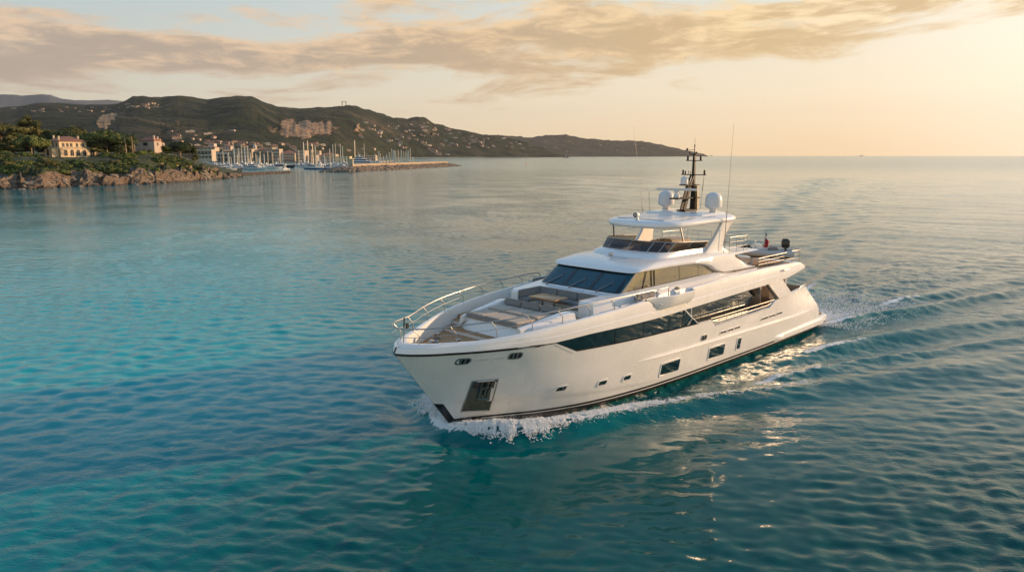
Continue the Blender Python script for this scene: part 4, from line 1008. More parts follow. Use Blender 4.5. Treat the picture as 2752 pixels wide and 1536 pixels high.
# tinted flybridge screen
sb = U(12.08, 1.6, 2.20, 3.4, 15.9, 2.26, lambda s: 6.43 if s < 14 else 6.43-.02*(s-14), ns=8); stp = U(12.62, 1.6, 2.30, 3.4, 16.2, 2.36, lambda s: 6.90 if s < 13.5 else 6.90-.055*(s-13.5), ns=8)
m = Y(); m.loft([sb, stp], closed=False, cap=False); fs = m.build('flybridge_screen', 'tint_screen', yacht, smooth=60, label='smoked glass wind screen round the flybridge')
m = Y(); m.tube(stp, .022, 6); m.build('screen_rail', 'steel', fs)
m = Y()
for i in (11, 14, 17, 20, 23, 26, 29):
    if i < len(sb): m.tube([sb[i], stp[i]], .022, 6)
m.build('screen_post', 'steel', fs)
# hardtop, arches, posts
hh = [(12.42, 0), (12.46, .6), (12.55, 1.2), (12.8, 1.75), (13.2, 2.12), (13.8, 2.32), (15, 2.42), (16.5, 2.55), (17.4, 2.68), (18.1, 2.74), (18.6, 2.62), (18.95, 2.25), (19.0, 1.5), (18.95, .7), (18.95, 0)]
hh = hh+[(a, -b) for a, b in hh[-2:0:-1]]
tilt = lambda s: .022*(s-12.4)
def hr(k, z, lift=0): return [(p[0], p[1], z+tilt(p[0])+lift*sstep(17, 19.3, p[0])) for p in inset(hh, k)]
m = Y(); m.loft([hr(.55, 7.57), hr(.22, 7.57), hr(.07, 7.61), hr(0, 7.70), hr(.02, 7.80), hr(.10, 7.88), hr(.24, 7.93), hr(.5, 7.95), hr(1.2, 7.98)])
ht = m.build('hardtop', 'gelcoat', yacht, smooth=50, label='white hardtop roof over the flybridge')
m = Y(); m.loft([[(p[0], p[1], 7.965+tilt(p[0])) for p in q] for q in ([(13.2, 1.5), (16.6, 1.9), (16.9, 1.4), (16.9, -1.4), (16.6, -1.9), (13.2, -1.5)],)]+[[(p[0], p[1], 7.995+tilt(p[0])) for p in [(13.22, 1.48), (16.6, 1.88), (16.88, 1.38), (16.88, -1.38), (16.6, -1.88), (13.22, -1.48)]]])
m.build('sunroof_panel', 'gelcoat_shade', ht)
m = Y(); pl = [(16.3, 1.9), (18.5, 2.1), (18.8, 1.5), (18.8, -1.5), (18.5, -2.1), (16.3, -1.9)]
m.loft([[(*p, 7.9+tilt(p[0])) for p in pl], [(*p, 8.05+tilt(p[0])) for p in inset(pl, .12)], [(*p, 8.07+tilt(p[0])) for p in inset(pl, .2)]]); m.build('mast_plinth', 'gelcoat', ht)
for sd in (1, -1):
    m = Y(); ra = []
    for q in S(0, 1, 7):
        s0 = 15.75+1.55*q+.12*math.sin(q*3.1); s1 = 17.75+.75*q-.35*math.sin(q*3.1); z = 6.02+1.68*q; to = 2.42+.16*q; tw = .20
        ra.append([(s0, sd*(to-.03), z), (s0+.08, sd*to, z), (s1-.1, sd*to, z), (s1, sd*(to-.06), z), (s1, sd*(to-tw), z), (s0, sd*(to-tw), z)])
    m.loft(ra); m.build('arch', 'gelcoat', yacht, smooth=50)
    m = Y(); m.tube([(13.95, sd*2.27, 6.86), (13.72, sd*2.17, 7.70)], .045); m.build('hardtop_post', 'steel', yacht)
# flybridge interior
m = Y(); m.box((13.9, .6, 6.32), (.7, 1.7, .62), bev=.08); m.build('helm_console', 'tan_panel', yacht)
m = Y(); m.box((14.9, .6, 6.55), (.16, .62, .62), bev=.06, ry=.1); m.box((14.6, .6, 6.3), (.6, .62, .18), bev=.05); m.build('helm_seat', 'tan_panel', yacht)
m = Y(); m.box((14.3, -1.35, 6.45), (2.6, .9, .14), bev=.05); m.build('flybridge_sunpad', 'cushion_grey', yacht)
m = Y(); m.box((18.0, -1.2, 6.25), (2.4, 1.3, .4), bev=.06); m.box((18.2, 1.0, 6.22), (1.6, 1.0, .34), bev=.06); m.build('flybridge_sofa', 'cushion_beige', yacht)
m = Y(); m.tube([(14.1, .75, 6.5), (14.35, .6, 6.95)], .02); m.tube([(14.2+.22*math.cos(a), .65+.22*math.sin(a), 6.86) for a in S(0, 6.28, 16)], .015); m.build('steering_wheel', 'rubber', yacht)
for sd in (1, -1):
    tp = [(18.7, sd*2.25, 6.75), (19.5, sd*2.25, 6.75), (20.4, sd*2.2, 6.72), (21.1, sd*2.05, 6.70), (21.35, sd*1.4, 6.70), (21.4, sd*.5, 6.70)]
    rail('flybridge_rail', tp, 0, lambda p: 5.86, r=.02, mids=(.35, .68))
for sd in (1, -1):
    tp = [(s, sd*(3.30-.03*(s-20)), 5.52) for s in S(20.2, 25.9, 6)]+[(26.25, sd*2.9, 5.52)]
    rail('boat_deck_rail', tp, 0, lambda p: 4.64 if abs(p[1]) < 3 else ZT(p[0])-.05, r=.019, mids=(.36, .68))
tp = [(26.25, 2.9, 5.52), (26.35, 1.5, 5.52), (26.38, 0, 5.52), (26.35, -1.5, 5.52), (26.25, -2.9, 5.52)]
rail('boat_deck_rail', tp, 0, lambda p: 4.64, r=.022, mids=(.36, .68))
# satellite domes, radar, mast
for sd in (1, -1):
    m = Y(); m.lathe((17.95, sd*1.56, 8.18), [(.26, 0), (.19, .06), (.20, .15), (.42, .28), (.455, .31), (.465, .36), (.465, .70), (.435, .86), (.355, .99), (.22, 1.08), (.08, 1.11), (.01, 1.115)], 32); m.build('satellite_dome', 'dome_white', yacht, smooth=30)
m = Y()
for t_ in (-.10, .10):
    m.loft([[(17.15, t_-.03, 8.2), (17.42, t_-.03, 8.2), (17.42, t_+.03, 8.2), (17.15, t_+.03, 8.2)], [(17.75, t_-.03, 9.7), (17.95, t_-.03, 9.7), (17.95, t_+.03, 9.7), (17.75, t_+.03, 9.7)], [(18.1, t_-.02, 10.2), (18.2, t_-.02, 10.2), (18.2, t_+.02, 10.2), (18.1, t_+.02, 10.2)]])
m.loft([[(18.28-w, -w, z), (18.28+w, -w, z), (18.28+w, w, z), (18.28-w, w, z)] for w, z in ((.10, 8.2), (.085, 9.7), (.065, 11.1), (.05, 11.35))])
m.tube([(18.28, 0, 11.35), (18.28, 0, 11.85)], .022)
m.box((17.75, 0, 8.24), (1.35, .6, .07), bev=.02)
mast = m.build('mast', 'mast_black', yacht, label='black lattice mast carrying lights and radar')
m = Y(); m.loft([[(18.40, -.26, 8.25), (18.52, -.26, 8.25), (18.52, .26, 8.25), (18.40, .26, 8.25)], [(18.40, -.2, 9.6), (18.50, -.2, 9.6), (18.50, .2, 9.6), (18.40, .2, 9.6)]]); m.build('mast_panel', 'tan_panel', mast)
for z, L_, w in ((10.22, .80, .05), (11.02, .52, .045)):
    m = Y()
    m.box((18.28, 0, z), (.14, 2*L_, w), bev=.015)
    for sd in (1, -1): m.lathe((18.28, sd*(L_-.10), z+.01), [(.05, 0), (.055, .02), (.055, .22), (.04, .26), (.01, .27)], 10)
    m.build('crosstree', 'mast_black', mast)
m = Y()
m.lathe((18.28, -.55, 10.25), [(.04, 0), (.04, .18)], 8); m.tube([(18.28, -.35, 10.24), (18.28, -.35, 10.45)], .015); m.tube([(18.2, -.15, 10.24), (18.2, -.15, 10.42)], .018)
m.box((18.28, 0, 11.37), (.30, .42, .05)); m.tube([(18.1, -.2, 11.4), (18.1, -.2, 11.55)], .03); m.tube([(18.1, .25, 11.4), (18.1, .25, 11.52)], .03)
m.tube([(18.28, 0, 11.62), (18.0, -.28, 11.62)], .01); m.lathe((17.98, -.3, 11.58), [(.05, 0), (.05, .14)], 8); m.lathe((18.28, 0, 11.8), [(.035, 0), (.035, .12)], 8)
m.build('mast_instruments', 'mast_black', mast)
m = Y(); m.box((17.25, 0, 8.93), (1.9, .62, .07), bev=.03); m.box((18.2, 0, 8.93), (.5, .9, .06), bev=.02); m.box((17.7, 0, 9.66), (1.1, .5, .06), bev=.03); m.box((18.2, 0, 9.66), (.45, .7, .05), bev=.02); m.build('radar_shelf', 'mast_black', mast)
m = Y(); m.lathe((16.62, 0, 8.96), [(.17, 0), (.2, .05), (.19, .16), (.10, .24), (.10, .32), (.16, .38), (.12, .43)], 16); rd = m.build('radar', 'dome_white', yacht)
m = Y(); m.box((16.62, 0, 9.44), (.16, 2.35, .13), bev=.04, rz=R(-20)); m.build('scanner_bar', 'dome_white', rd)
m = Y(); m.lathe((17.35, 0, 9.69), [(.17, 0), (.21, .03), (.215, .25), (.19, .36), (.12, .44), (.02, .47)], 18); m.build('small_dome', 'dome_white', yacht, smooth=30)
# whip antennas and small gear
for sd in (1, -1):
    m = Y(); m.tube([(17.55, sd*2.55, 5.72), (17.28, sd*2.79, 8.3)], .020, 6); m.tube([(17.28, sd*2.79, 8.3), (16.80, sd*3.21, 12.95)], .012, 5, r2=.007); m.lathe((17.56, sd*2.55, 5.68), [(.08, 0), (.05, .05), (.035, .14)], 8); m.build('whip_antenna', 'steel_dark', yacht)
m = Y(); m.tube([(16.7, -1.85, 8.1), (16.65, -1.9, 9.3)], .012, 5); m.build('short_antenna', 'steel_dark', yacht)
m = Y(); m.tube([(18.9, .15, 8.2), (18.95, .2, 9.25)], .012, 5); m.tube([(18.95, .2, 9.25), (19.0, .25, 10.1)], .03, 6, r2=.012); m.build('furled_ensign_staff', 'steel_dark', yacht)
m = Y(); m.tube([(18.6, -.2, 10.3), (18.6, -.2, 12.3)], .010, 5); m.build('short_antenna', 'steel_dark', yacht)
m = Y(); m.lathe((12.95, 0, 7.94), [(.12, 0), (.09, .10), (.07, .16)], 12, mi=0); m.lathe((12.92, 0, 8.22), [(.01, -.17), (.13, -.14), (.155, 0), (.13, .10), (.05, .15)], 14, mi=0, axis=Matrix.Rotation(R(90), 4, 'Y')); m.lathe((12.775, 0, 8.22), [(.125, -.015), (.12, .01)], 14, mi=1, axis=Matrix.Rotation(R(90), 4, 'Y'))
m.build('searchlight', ['dome_white', 'black_paint'], yacht)
m = Y(); m.lathe((10.85, 0, 6.12), [(.06, 0), (.04, .08), (.035, .16)], 10); m.lathe((10.8, 0, 6.32), [(.02, -.15), (.08, -.12), (.085, .08), (.03, .12)], 12, axis=Matrix.Rotation(R(90), 4, 'Y')); m.build('horn_light', 'steel', yacht)
for sd in (1, -1):
    m = Y(); m.tube([(22.6, sd*3.70, 4.62), (23.35, sd*3.66, 4.62)], .05, 8); m.build('deck_vent', 'gelcoat_shade', yacht)

# ---- things carried on the boat deck (stand on it, so they are things of their own)
YM = Matrix.Translation((BX, BY, 0)) @ Matrix.Rotation(yacht.rotation_euler.z, 4, 'Z')
def yloc(s, t_, z): return YM @ Vector((-s, t_, z))
ten = link('tender_boat', None, loc=yloc(24.0, 1.65, 4.92), label='small inflatable tender with black outboard motor on the yacht\'s aft upper deck', cat='tender')
ten.scale = (.98, 1, 1); ten.rotation_euler = (0, 0, yacht.rotation_euler.z+R(-60))      # local +x = its bow
mat('tube_grey', (.50, .48, .45), .5); mat('tube_dark', (.025, .025, .028), .5)
m = MB()
tp = [(-1.75, .62, .46), (-.5, .72, .46), (.7, .66, .48), (1.4, .40, .56), (1.75, 0, .62), (1.4, -.40, .56), (.7, -.66, .48), (-.5, -.72, .46), (-1.75, -.62, .46)]
m.tube(tp, .20, 12); m.build('tube', 'tube_grey', ten, smooth=60)
m = MB(); m.loft([[(-1.6, -.5, .4), (-1.6, 0, .08), (-1.6, .5, .4)], [(.6, -.5, .42), (.6, 0, .10), (.6, .5, .42)], [(1.55, -.1, .55), (1.6, 0, .48), (1.55, .1, .55)]], closed=False)
m.box((-.2, 0, .42), (2.9, 1.0, .06)); m.build('hull', 'tube_dark', ten)
m = MB(); m.box((.35, 0, .72), (.45, .55, .55), bev=.1); m.box((.55, 0, 1.02), (.06, .5, .30), ry=-.4); m.build('console', 'gelcoat', ten)
m = MB(); m.box((-.55, 0, .66), (.6, .75, .32), bev=.08); m.build('seat', 'cushion_grey', ten)
m = MB(); m.box((1.05, 0, .72), (.7, .6, .34), bev=.12); m.build('bow_cover', 'tube_dark', ten)
m = MB(); m.loft([[(-1.26-.16*a, .17*b, z) for a, b in ((-1, -1), (1, -1), (1, 1), (-1, 1))] for z in (.78,)]+[[(-1.28-.24*a, .2*b, z) for a, b in ((-1, -1), (1, -1), (1, 1), (-1, 1))] for z in (.9, 1.22)]+[[(-1.26-.14*a, .13*b, 1.36) for a, b in ((-1, -1), (1, -1), (1, 1), (-1, 1))]])
m.box((-1.3, 0, .55), (.14, .10, .6)); m.box((-1.4, 0, .40), (.35, .03, .2)); m.build('outboard_motor', 'black_paint', ten, smooth=60)
for x in (-1.1, .7): m = MB(); m.box((x, 0, -.06), (.14, 1.1, .5), bev=.03); m.build('cradle', 'gelcoat_shade', ten)
fl = link('ensign_flag', None, loc=yloc(25.6, .8, 4.65), label='red ensign on a slanting staff behind the tender', cat='flag')
fl.rotation_euler = (0, 0, yacht.rotation_euler.z)
m = MB(); m.tube([(0, 0, 0), (-.25, 0, 1.95)], .025); m.build('flagstaff', 'steel_dark', fl)
m = MB(); ra = []
for i, u in enumerate(S(0, 1, 7)):
    ra.append([(-.20-.42*u+.05*math.sin(u*9)+(1-v)*-.10, .10*math.sin(u*8+v*3)-.05, 1.78-.85*v-.62*u) for v in S(0, 1, 6)])
m.loft(ra, closed=False, mif=lambda i, k: 1 if (i < 3 and k < 3) else 0); m.build('flag_cloth', ['flag_red', 'flag_blue'], fl, smooth=60)
# ================================================================ VEGETATION, HOUSES, HARBOUR
rnd = random.Random(5)
mat('leaf_pine', (.05, .075, .02), .8, fn=vary((.045, .075, .014), (.13, .15, .032), .5, .4, .6))
mat('leaf_dark', (.03, .045, .018), .8, fn=vary((.032, .050, .014), (.085, .10, .026), .5, .4, .6))
mat('leaf_olive', (.09, .09, .03), .8, fn=vary((.075, .08, .018), (.18, .155, .045), .5, .4, .6))
mat('leaf_bright', (.09, .12, .02), .8, fn=vary((.075, .11, .014), (.17, .18, .032), .5, .4, .6))
mat('bark', (.22, .14, .09), .9, fn=vary((.26, .17, .11), (.14, .09, .06), 3, bs=.4))
mat('bark_pale', (.40, .28, .18), .9, fn=vary((.46, .33, .21), (.28, .19, .12), 2, bs=.4))
def leaves(clumps, n, size, seed, flat=.35):
    """clumps = [(centre, (rx, ry, rz))]; n leaf faces near the surface of each clump"""
    r = np.random.default_rng(seed); V = []; F = []; b = 0
    for c, rad in clumps:
        d = r.normal(size=(n, 3)); d /= np.linalg.norm(d, axis=1)[:, None]; rr_ = r.uniform(.55, 1.08, n)[:, None]
        p = d*rr_*np.array(rad)+np.array(c)
        nrm = d*.8+r.normal(size=(n, 3))*.55; nrm /= np.linalg.norm(nrm, axis=1)[:, None]
        t1 = np.cross(nrm, [0, 0, 1.]); t1 /= np.maximum(np.linalg.norm(t1, axis=1)[:, None], 1e-3); t2 = np.cross(nrm, t1)
        s = r.uniform(.6, 1.35, n)[:, None]*size
        for a, e in ((-1, -.5), (.2, -.9), (1, .3), (-.2, .9)): V.append(p+t1*s*a+t2*s*e)
        k = len(V)//4
    V4 = np.stack([np.stack(V[i*4:i*4+4], 1) for i in range(len(V)//4)]).reshape(-1, 3)
    m = len(V4)//4; F = np.arange(m*4).reshape(m, 4)
    return V4, F
def leafmesh(name, clumps, n, size, seed, m):
    v, f = leaves(clumps, n, size, seed); me = bpy.data.meshes.new(name)
    me.vertices.add(len(v)); me.vertices.foreach_set('co', v.astype(np.float32).ravel()); me.loops.add(f.size); me.loops.foreach_set('vertex_index', f.ravel().astype(np.int32))
    me.polygons.add(len(f)); me.polygons.foreach_set('loop_start', np.arange(0, f.size, 4, dtype=np.int32)); me.polygons.foreach_set('loop_total', np.full(len(f), 4, dtype=np.int32)); me.update(calc_edges=True)
    me.materials.append(MATS[m]); return me
def core(name, clumps, m, k=.72):                                # dense inner twigs so the crown is not see-through
    mb = MB()
    for i, (c, rad) in enumerate(clumps):
        bm = bmesh.new(); bmesh.ops.create_icosphere(bm, subdivisions=2, radius=1)
        vs = [(c[0]+v.co.x*rad[0]*k*(1+.25*noise.noise(v.co*2.1+Vector((i, 0, 0)))), c[1]+v.co.y*rad[1]*k, c[2]+v.co.z*rad[2]*k*(1+.3*noise.noise(v.co*2.7+Vector((0, i, 0))))) for v in bm.verts]
        bm.verts.index_update(); mb.add(vs, [[v.index for v in f.verts] for f in bm.faces]); bm.free()
    return mb
def crown_clumps(kind, seed):
    r = random.Random(seed); C = []
    if kind == 'umbrella':
        for i in range(26):
            a = r.uniform(0, 6.28); q = math.sqrt(r.random()); C.append(((q*math.cos(a)*.82, q*math.sin(a)*.82, .26*(1-q*q)+r.uniform(-.04, .04)), (r.uniform(.22, .33), r.uniform(.22, .33), r.uniform(.11, .18))))
    elif kind == 'round':
        for i in range(26):
            a = r.uniform(0, 6.28); z = r.uniform(-.75, .9); q = math.sqrt(1-z*z*.8)*r.uniform(.4, .85); C.append(((q*math.cos(a)*.8, q*math.sin(a)*.8, z*.8), (r.uniform(.24, .36),)*2+(r.uniform(.18, .28),)))
    elif kind == 'cone':
        for i in range(18):
            z = r.uniform(-.9, .9); a = r.uniform(0, 6.28); q = (1-(z+.9)/1.9)*.75+.1; C.append(((q*math.cos(a)*r.random(), q*math.sin(a)*r.random(), z), (.32*q+.12, .32*q+.12, .25)))
    else:                                                        # low wind-pruned shrub
        for i in range(9):
            a = r.uniform(0, 6.28); q = r.random()*.7; C.append(((q*math.cos(a), q*math.sin(a), r.uniform(0, .4)*(1-q*.6)), (r.uniform(.3, .45),)*2+(r.uniform(.25, .4),)))
    return C
CR = {}
def crown(kind, var, m):
    k = (kind, var, m)
    if k not in CR:
        c = crown_clumps(kind, hash((kind == 'round', var, len(kind))) % 1000+var*7); n = {'umbrella': 230, 'round': 230, 'cone': 180, 'shrub': 140}[kind]; s = {'umbrella': .042, 'round': .05, 'cone': .06, 'shrub': .075}[kind]
        v, f = leaves(c, n, s, var+3); mb = core('c', c, m); mb.add(v.tolist(), f.tolist())
        CR[k] = mb.mesh(kind+'_crown', [m], smooth=0, fix=False)
    return CR[k]
def tree(name, px, y, base_py, top_py, wpx, kind, m, label, var=0, lean=0, cat='tree', group=None, crown_h=None, barkm='bark', squash=.8):
    zb = ground(px, y) if base_py is None else gz(base_py, y); zt = gz(top_py, y); H_ = zt-zb; w = wpx/FPX*y/2*1.2; H_ *= 1.04
    x = gx(px, y, zb); t = link(name, None, loc=(x, y, zb), label=label, cat=cat, group=group)
    ch = crown_h/FPX*y if crown_h else H_*.6
    c = link('crown', crown(kind, var, m), t, loc=(lean, 0, H_-ch/ (2 if kind != 'umbrella' else 1.25))); c.scale = (w, w*squash, ch/2/(.98 if kind != 'umbrella' else .36)); c.rotation_euler = (0, 0, var*1.3)
    mb = MB(); fk = H_-ch*.9 if kind == 'umbrella' else H_-ch*.6; r0 = max(.16, H_*.028)
    if kind == 'umbrella':
        s = (0, 0, 0); f0 = (lean*.5, 0, fk*.72); mb.tube([(0, 0, -1), s, f0], r0*1.15, 8, r2=r0*.8)
        for a in (0, 1.3, 2.6, 3.9, 5.2): mb.tube([f0, (lean*.5+w*.22*math.cos(a), w*.22*math.sin(a), fk*.95), (lean+w*.62*math.cos(a), w*.5*math.sin(a), H_-ch*.55)], r0*.55, 6, r2=r0*.18)
    else: mb.tube([(0, 0, -1), (0, 0, fk), (lean, 0, H_-ch*.3)], r0, 7, r2=r0*.4)
    mb.build('trunk', barkm, t, smooth=60); return t
tree('stone_pine', 86, 318, 416, 356, 82, 'umbrella', 'leaf_pine', 'umbrella pine with pale forked trunk left of the yellow villa', 1, crown_h=40, barkm='bark_pale')
tree('pine_tree', 88, 352, 410, 313, 74, 'round', 'leaf_olive', 'tall rounded pine towering behind the forked umbrella pine', 2, crown_h=62)
tree('pine_tree', 8, 330, 415, 326, 108, 'umbrella', 'leaf_olive', 'broad layered pine at the left edge of the picture', 3, crown_h=34)
tree('pine_tree', 142, 372, 408, 350, 52, 'round', 'leaf_dark', 'dark low pine behind the left end of the villa roof', 1, crown_h=34)
tree('stone_pine', 197, 366, 410, 334, 76, 'umbrella', 'leaf_olive', 'flat topped pine rising behind the villa chimneys', 2, crown_h=34)
tree('stone_pine', 180, 350, 412, 346, 84, 'umbrella', 'leaf_dark', 'dark spreading pine directly behind the villa roof', 4, crown_h=32)
tree('stone_pine', 288, 345, 408, 341, 112, 'umbrella', 'leaf_pine', 'largest umbrella pine, right of the yellow villa', 5, crown_h=48, barkm='bark_pale')
tree('round_tree', 321, 338, 424, 387, 26, 'round', 'leaf_dark', 'small round clipped tree in front of the two palms', 3, crown_h=26)
tree('stone_pine', 486, 372, 432, 373, 62, 'umbrella', 'leaf_dark', 'windswept pine with pale trunk near the end of the headland', 2, crown_h=34, barkm='bark_pale')
tree('cypress_tree', 523, 376, 432, 392, 30, 'cone', 'leaf_dark', 'broad conical tree at the end of the headland', 1, crown_h=38)
k = 0
for px, y, tp, w, mm, kd in ((30, 345, 360, 60, 'leaf_dark', 'round'), (-40, 340, 345, 90, 'leaf_dark', 'round'), (60, 335, 388, 56, 'leaf_dark', 'round'), (18, 322, 385, 56, 'leaf_olive', 'round'), (118, 362, 372, 40, 'leaf_dark', 'round'),
                             (250, 372, 368, 50, 'leaf_dark', 'round'), (262, 350, 386, 44, 'leaf_dark', 'round'), (300, 372, 384, 60, 'leaf_dark', 'round'), (345, 380, 388, 56, 'leaf_dark', 'round'), (366, 392, 392, 40, 'leaf_olive', 'round'), (-110, 335, 345, 100, 'leaf_dark', 'round'), (-20, 318, 382, 50, 'leaf_pine', 'round'), (40, 352, 368, 66, 'leaf_olive', 'round'), (112, 345, 384, 36, 'leaf_dark', 'round'), (262, 362, 372, 60, 'leaf_pine', 'round'), (320, 362, 378, 60, 'leaf_dark', 'round'), (452, 380, 398, 36, 'leaf_dark', 'round'), (500, 378, 402, 44, 'leaf_dark', 'round'), (0, 340, 378, 60, 'leaf_dark', 'round'), (548, 372, 412, 40, 'leaf_pine', 'round'), (-55, 322, 340, 84, 'leaf_pine', 'round'), (38, 326, 366, 60, 'leaf_olive', 'round'), (128, 366, 348, 56, 'leaf_pine', 'round'), (252, 362, 352, 62, 'leaf_pine', 'round'), (402, 392, 386, 50, 'leaf_dark', 'round'), (432, 392, 390, 44, 'leaf_pine', 'round'), (26, 338, 350, 70, 'leaf_pine', 'round'), (64, 346, 352, 70, 'leaf_dark', 'round'), (125, 352, 366, 50, 'leaf_pine', 'round'), (236, 372, 362, 60, 'leaf_olive', 'round'), (262, 340, 376, 56, 'leaf_dark', 'round'), (312, 350, 372, 60, 'leaf_pine', 'round'), (330, 366, 378, 50, 'leaf_olive', 'round'), (448, 366, 392, 40, 'leaf_pine', 'round'), (470, 384, 386, 50, 'leaf_dark', 'round')):
    tree('broadleaf_tree', px, y, 415, tp, w, kd, mm, 'dense dark tree in the wood around the villa, seen between the pines', k % 3+1, group='dark trees filling the wood around the villas', crown_h=(415-tp)*.9); k += 1
def palm(px, y, base_py, top_py, label):
    zb = gz(base_py, y); H_ = gz(top_py, y)-zb; t = link('palm_tree', None, loc=(gx(px, y, zb), y, zb), label=label, cat='palm tree')
    m = MB(); m.tube([(0, 0, -1), (.1, 0, H_*.5), (0, 0, H_-1.0)], .26, 8, r2=.18); m.build('trunk', 'bark_pale', t, smooth=60)
    m = MB(); r = random.Random(px)
    for i in range(34):
        a = r.uniform(0, 6.28); el_ = r.uniform(-.5, 1.2); L = r.uniform(2.0, 2.7); p = []
        for q in S(0, 1, 6): p.append(Vector((math.cos(a)*L*q*math.cos(el_*.6), math.sin(a)*L*q*math.cos(el_*.6), H_-1.0+L*q*math.sin(el_)-1.6*q*q)))
        for j in range(5):
            d = Vector((-math.sin(a), math.cos(a), 0))*.34*(1-j*.14); m.add([p[j]+d-Vector((0, 0, .15)), p[j+1]+d*.8-Vector((0, 0, .15)), p[j+1], p[j]], [(0, 1, 2, 3)]); m.add([p[j]-d-Vector((0, 0, .15)), p[j], p[j+1], p[j+1]-d*.8-Vector((0, 0, .15))], [(0, 1, 2, 3)])
    m.build('crown', 'leaf_dark', t, smooth=0, fix=False)
palm(340, 332, 424, 362, 'nearer tall palm left of the pink villa'); palm(357, 345, 414, 357, 'farther palm, with the highest crown, beside the pink villa'); palm(362, 350, 413, 366, 'shorter palm partly hidden behind the two tall palms')
# shrubs and hedges
zones = [('shrub', 'rounded green shrub on the slope below the villa garden', 'shrubs on the seaward slope of the headland', 135, (-70, 440), (10, 29), (2.2, 4.6)),
         ('shrub', 'dark shrub in the terraced garden around the villas', 'garden shrubs between the villas', 110, (-70, 500), (26, 56), (1.8, 4.0)),
         ('shrub', 'wind-pruned shrub near the tip of the headland', 'shrubs at the tip of the headland', 60, (400, 585), (8, 34), (1.9, 3.8))]
mats_ = ['leaf_pine', 'leaf_dark', 'leaf_bright', 'leaf_olive']
for nm, lb, gr, n, pr, dr, szr in zones:
    for i in range(n):
        px = rnd.uniform(*pr); dl = rnd.uniform(*dr); y = gy(np.interp(px, *SHORE))+dl; z = ground(px, y)
        if 118 < px < 246 and dl > 31: continue
        if 362 < px < 442 and 323 < y < 336: continue
        if 225 < px < 310 and 27 < dl < 42: continue
        o = link(nm, crown('shrub', i % 3, mats_[(i*7+i//3) % 4]), None, loc=(gx(px, y, z), y, z-.2), label=lb, cat='shrub', group=gr)
        s = rnd.uniform(*szr); o.scale = (s*rnd.uniform(1, 1.5), s, s*rnd.uniform(.65, 1.0)); o.rotation_euler = (0, 0, rnd.uniform(0, 6))
mat('lawn', (.07, .12, .02), .9, fn=vary((.055, .10, .018), (.10, .14, .03), .8))
m = MB(); pl = []
for px, py in ((196, 431), (236, 424), (305, 424), (312, 433)): pl.append((gx(px, 322 if py > 428 else 334, 8.9), 322 if py > 428 else 334))
m.prism(pl, 7.8, 9.35); m.build('lawn', 'lawn', label='sloping green lawn in front of the yellow villa', kind='structure')
def hedge(px0, px1, y, z0, hgt, d, lb):
    x0, x1 = gx(px0, y, z0), gx(px1, y, z0); n = int(abs(x1-x0)/.8)+2; cl = [((x0+(x1-x0)*i/(n-1), 0, z0+hgt*.5), (.9, d/2+.2, hgt*.55)) for i in range(n)]
    v, f = leaves(cl, 90, .16, px0+5); mb = core('h', cl, 'leaf_dark', .85); mb.add(v.tolist(), f.tolist()); o = link('hedge', mb.mesh('hedge', ['leaf_pine'], smooth=0, fix=False), None, loc=(0, y, 0), label=lb, cat='hedge')
hedge(246, 292, 337, 9.6, 1.5, 1.6, 'clipped green hedge along the back of the lawn'); hedge(44, 84, 318, 8.9, 1.4, 2, 'low hedge under the forked umbrella pine'); hedge(296, 322, 336, 9.3, 1.6, 1.6, 'short hedge between the lawn and the small round tree')
# stone walls
mat('stone_wall', (.45, .32, .2), .9, fn=vary((.50, .36, .22), (.36, .25, .15), .9, bs=.5, bd=.1)); mat('stone_orange', (.52, .33, .16), .9, fn=vary((.58, .38, .19), (.44, .28, .14), .5, bs=.4, bd=.1))
def gwall(px0, y0, px1, y1, z0, z1, th, m_, lb, name='garden_wall'):
    a = Vector((gx(px0, y0, z0), y0, 0)); b = Vector((gx(px1, y1, z0), y1, 0)); d = b-a; m = MB(); c = (a+b)/2; m.box((0, 0, (z1-z0)/2), (d.length, th, z1-z0), bev=.05); m.box((0, 0, z1-z0+.06), (d.length+.1, th+.12, .14), bev=.03)
    o = m.build(name, m_, None, label=lb, cat='wall'); o.location = (c.x, c.y, z0); o.rotation_euler = (0, 0, math.atan2(d.y, d.x)); return o
gwall(364, 331, 441, 338, 5.3, 7.9, .6, 'stone_orange', 'long ochre retaining wall above the rocks')
gwall(441, 342, 480, 348, 4.2, 6.9, .6, 'stone_orange', 'ochre wall stub half hidden right of the long wall')
gwall(500, 352, 516, 354, 3.6, 6.4, 1.2, 'stone_orange', 'small square stone pier near the headland tip')
gwall(95, 301, 152, 304, 5.6, 6.7, .5, 'stone_wall', 'pale rubble wall in the bushes below the villa')
gwall(228, 318, 340, 324, 7.2, 8.5, .5, 'stone_wall', 'weathered wall carrying the edge of the lawn')
gwall(446, 331, 475, 333, 2.6, 5.2, .8, 'stone_wall', 'low stone wall among the boulders')
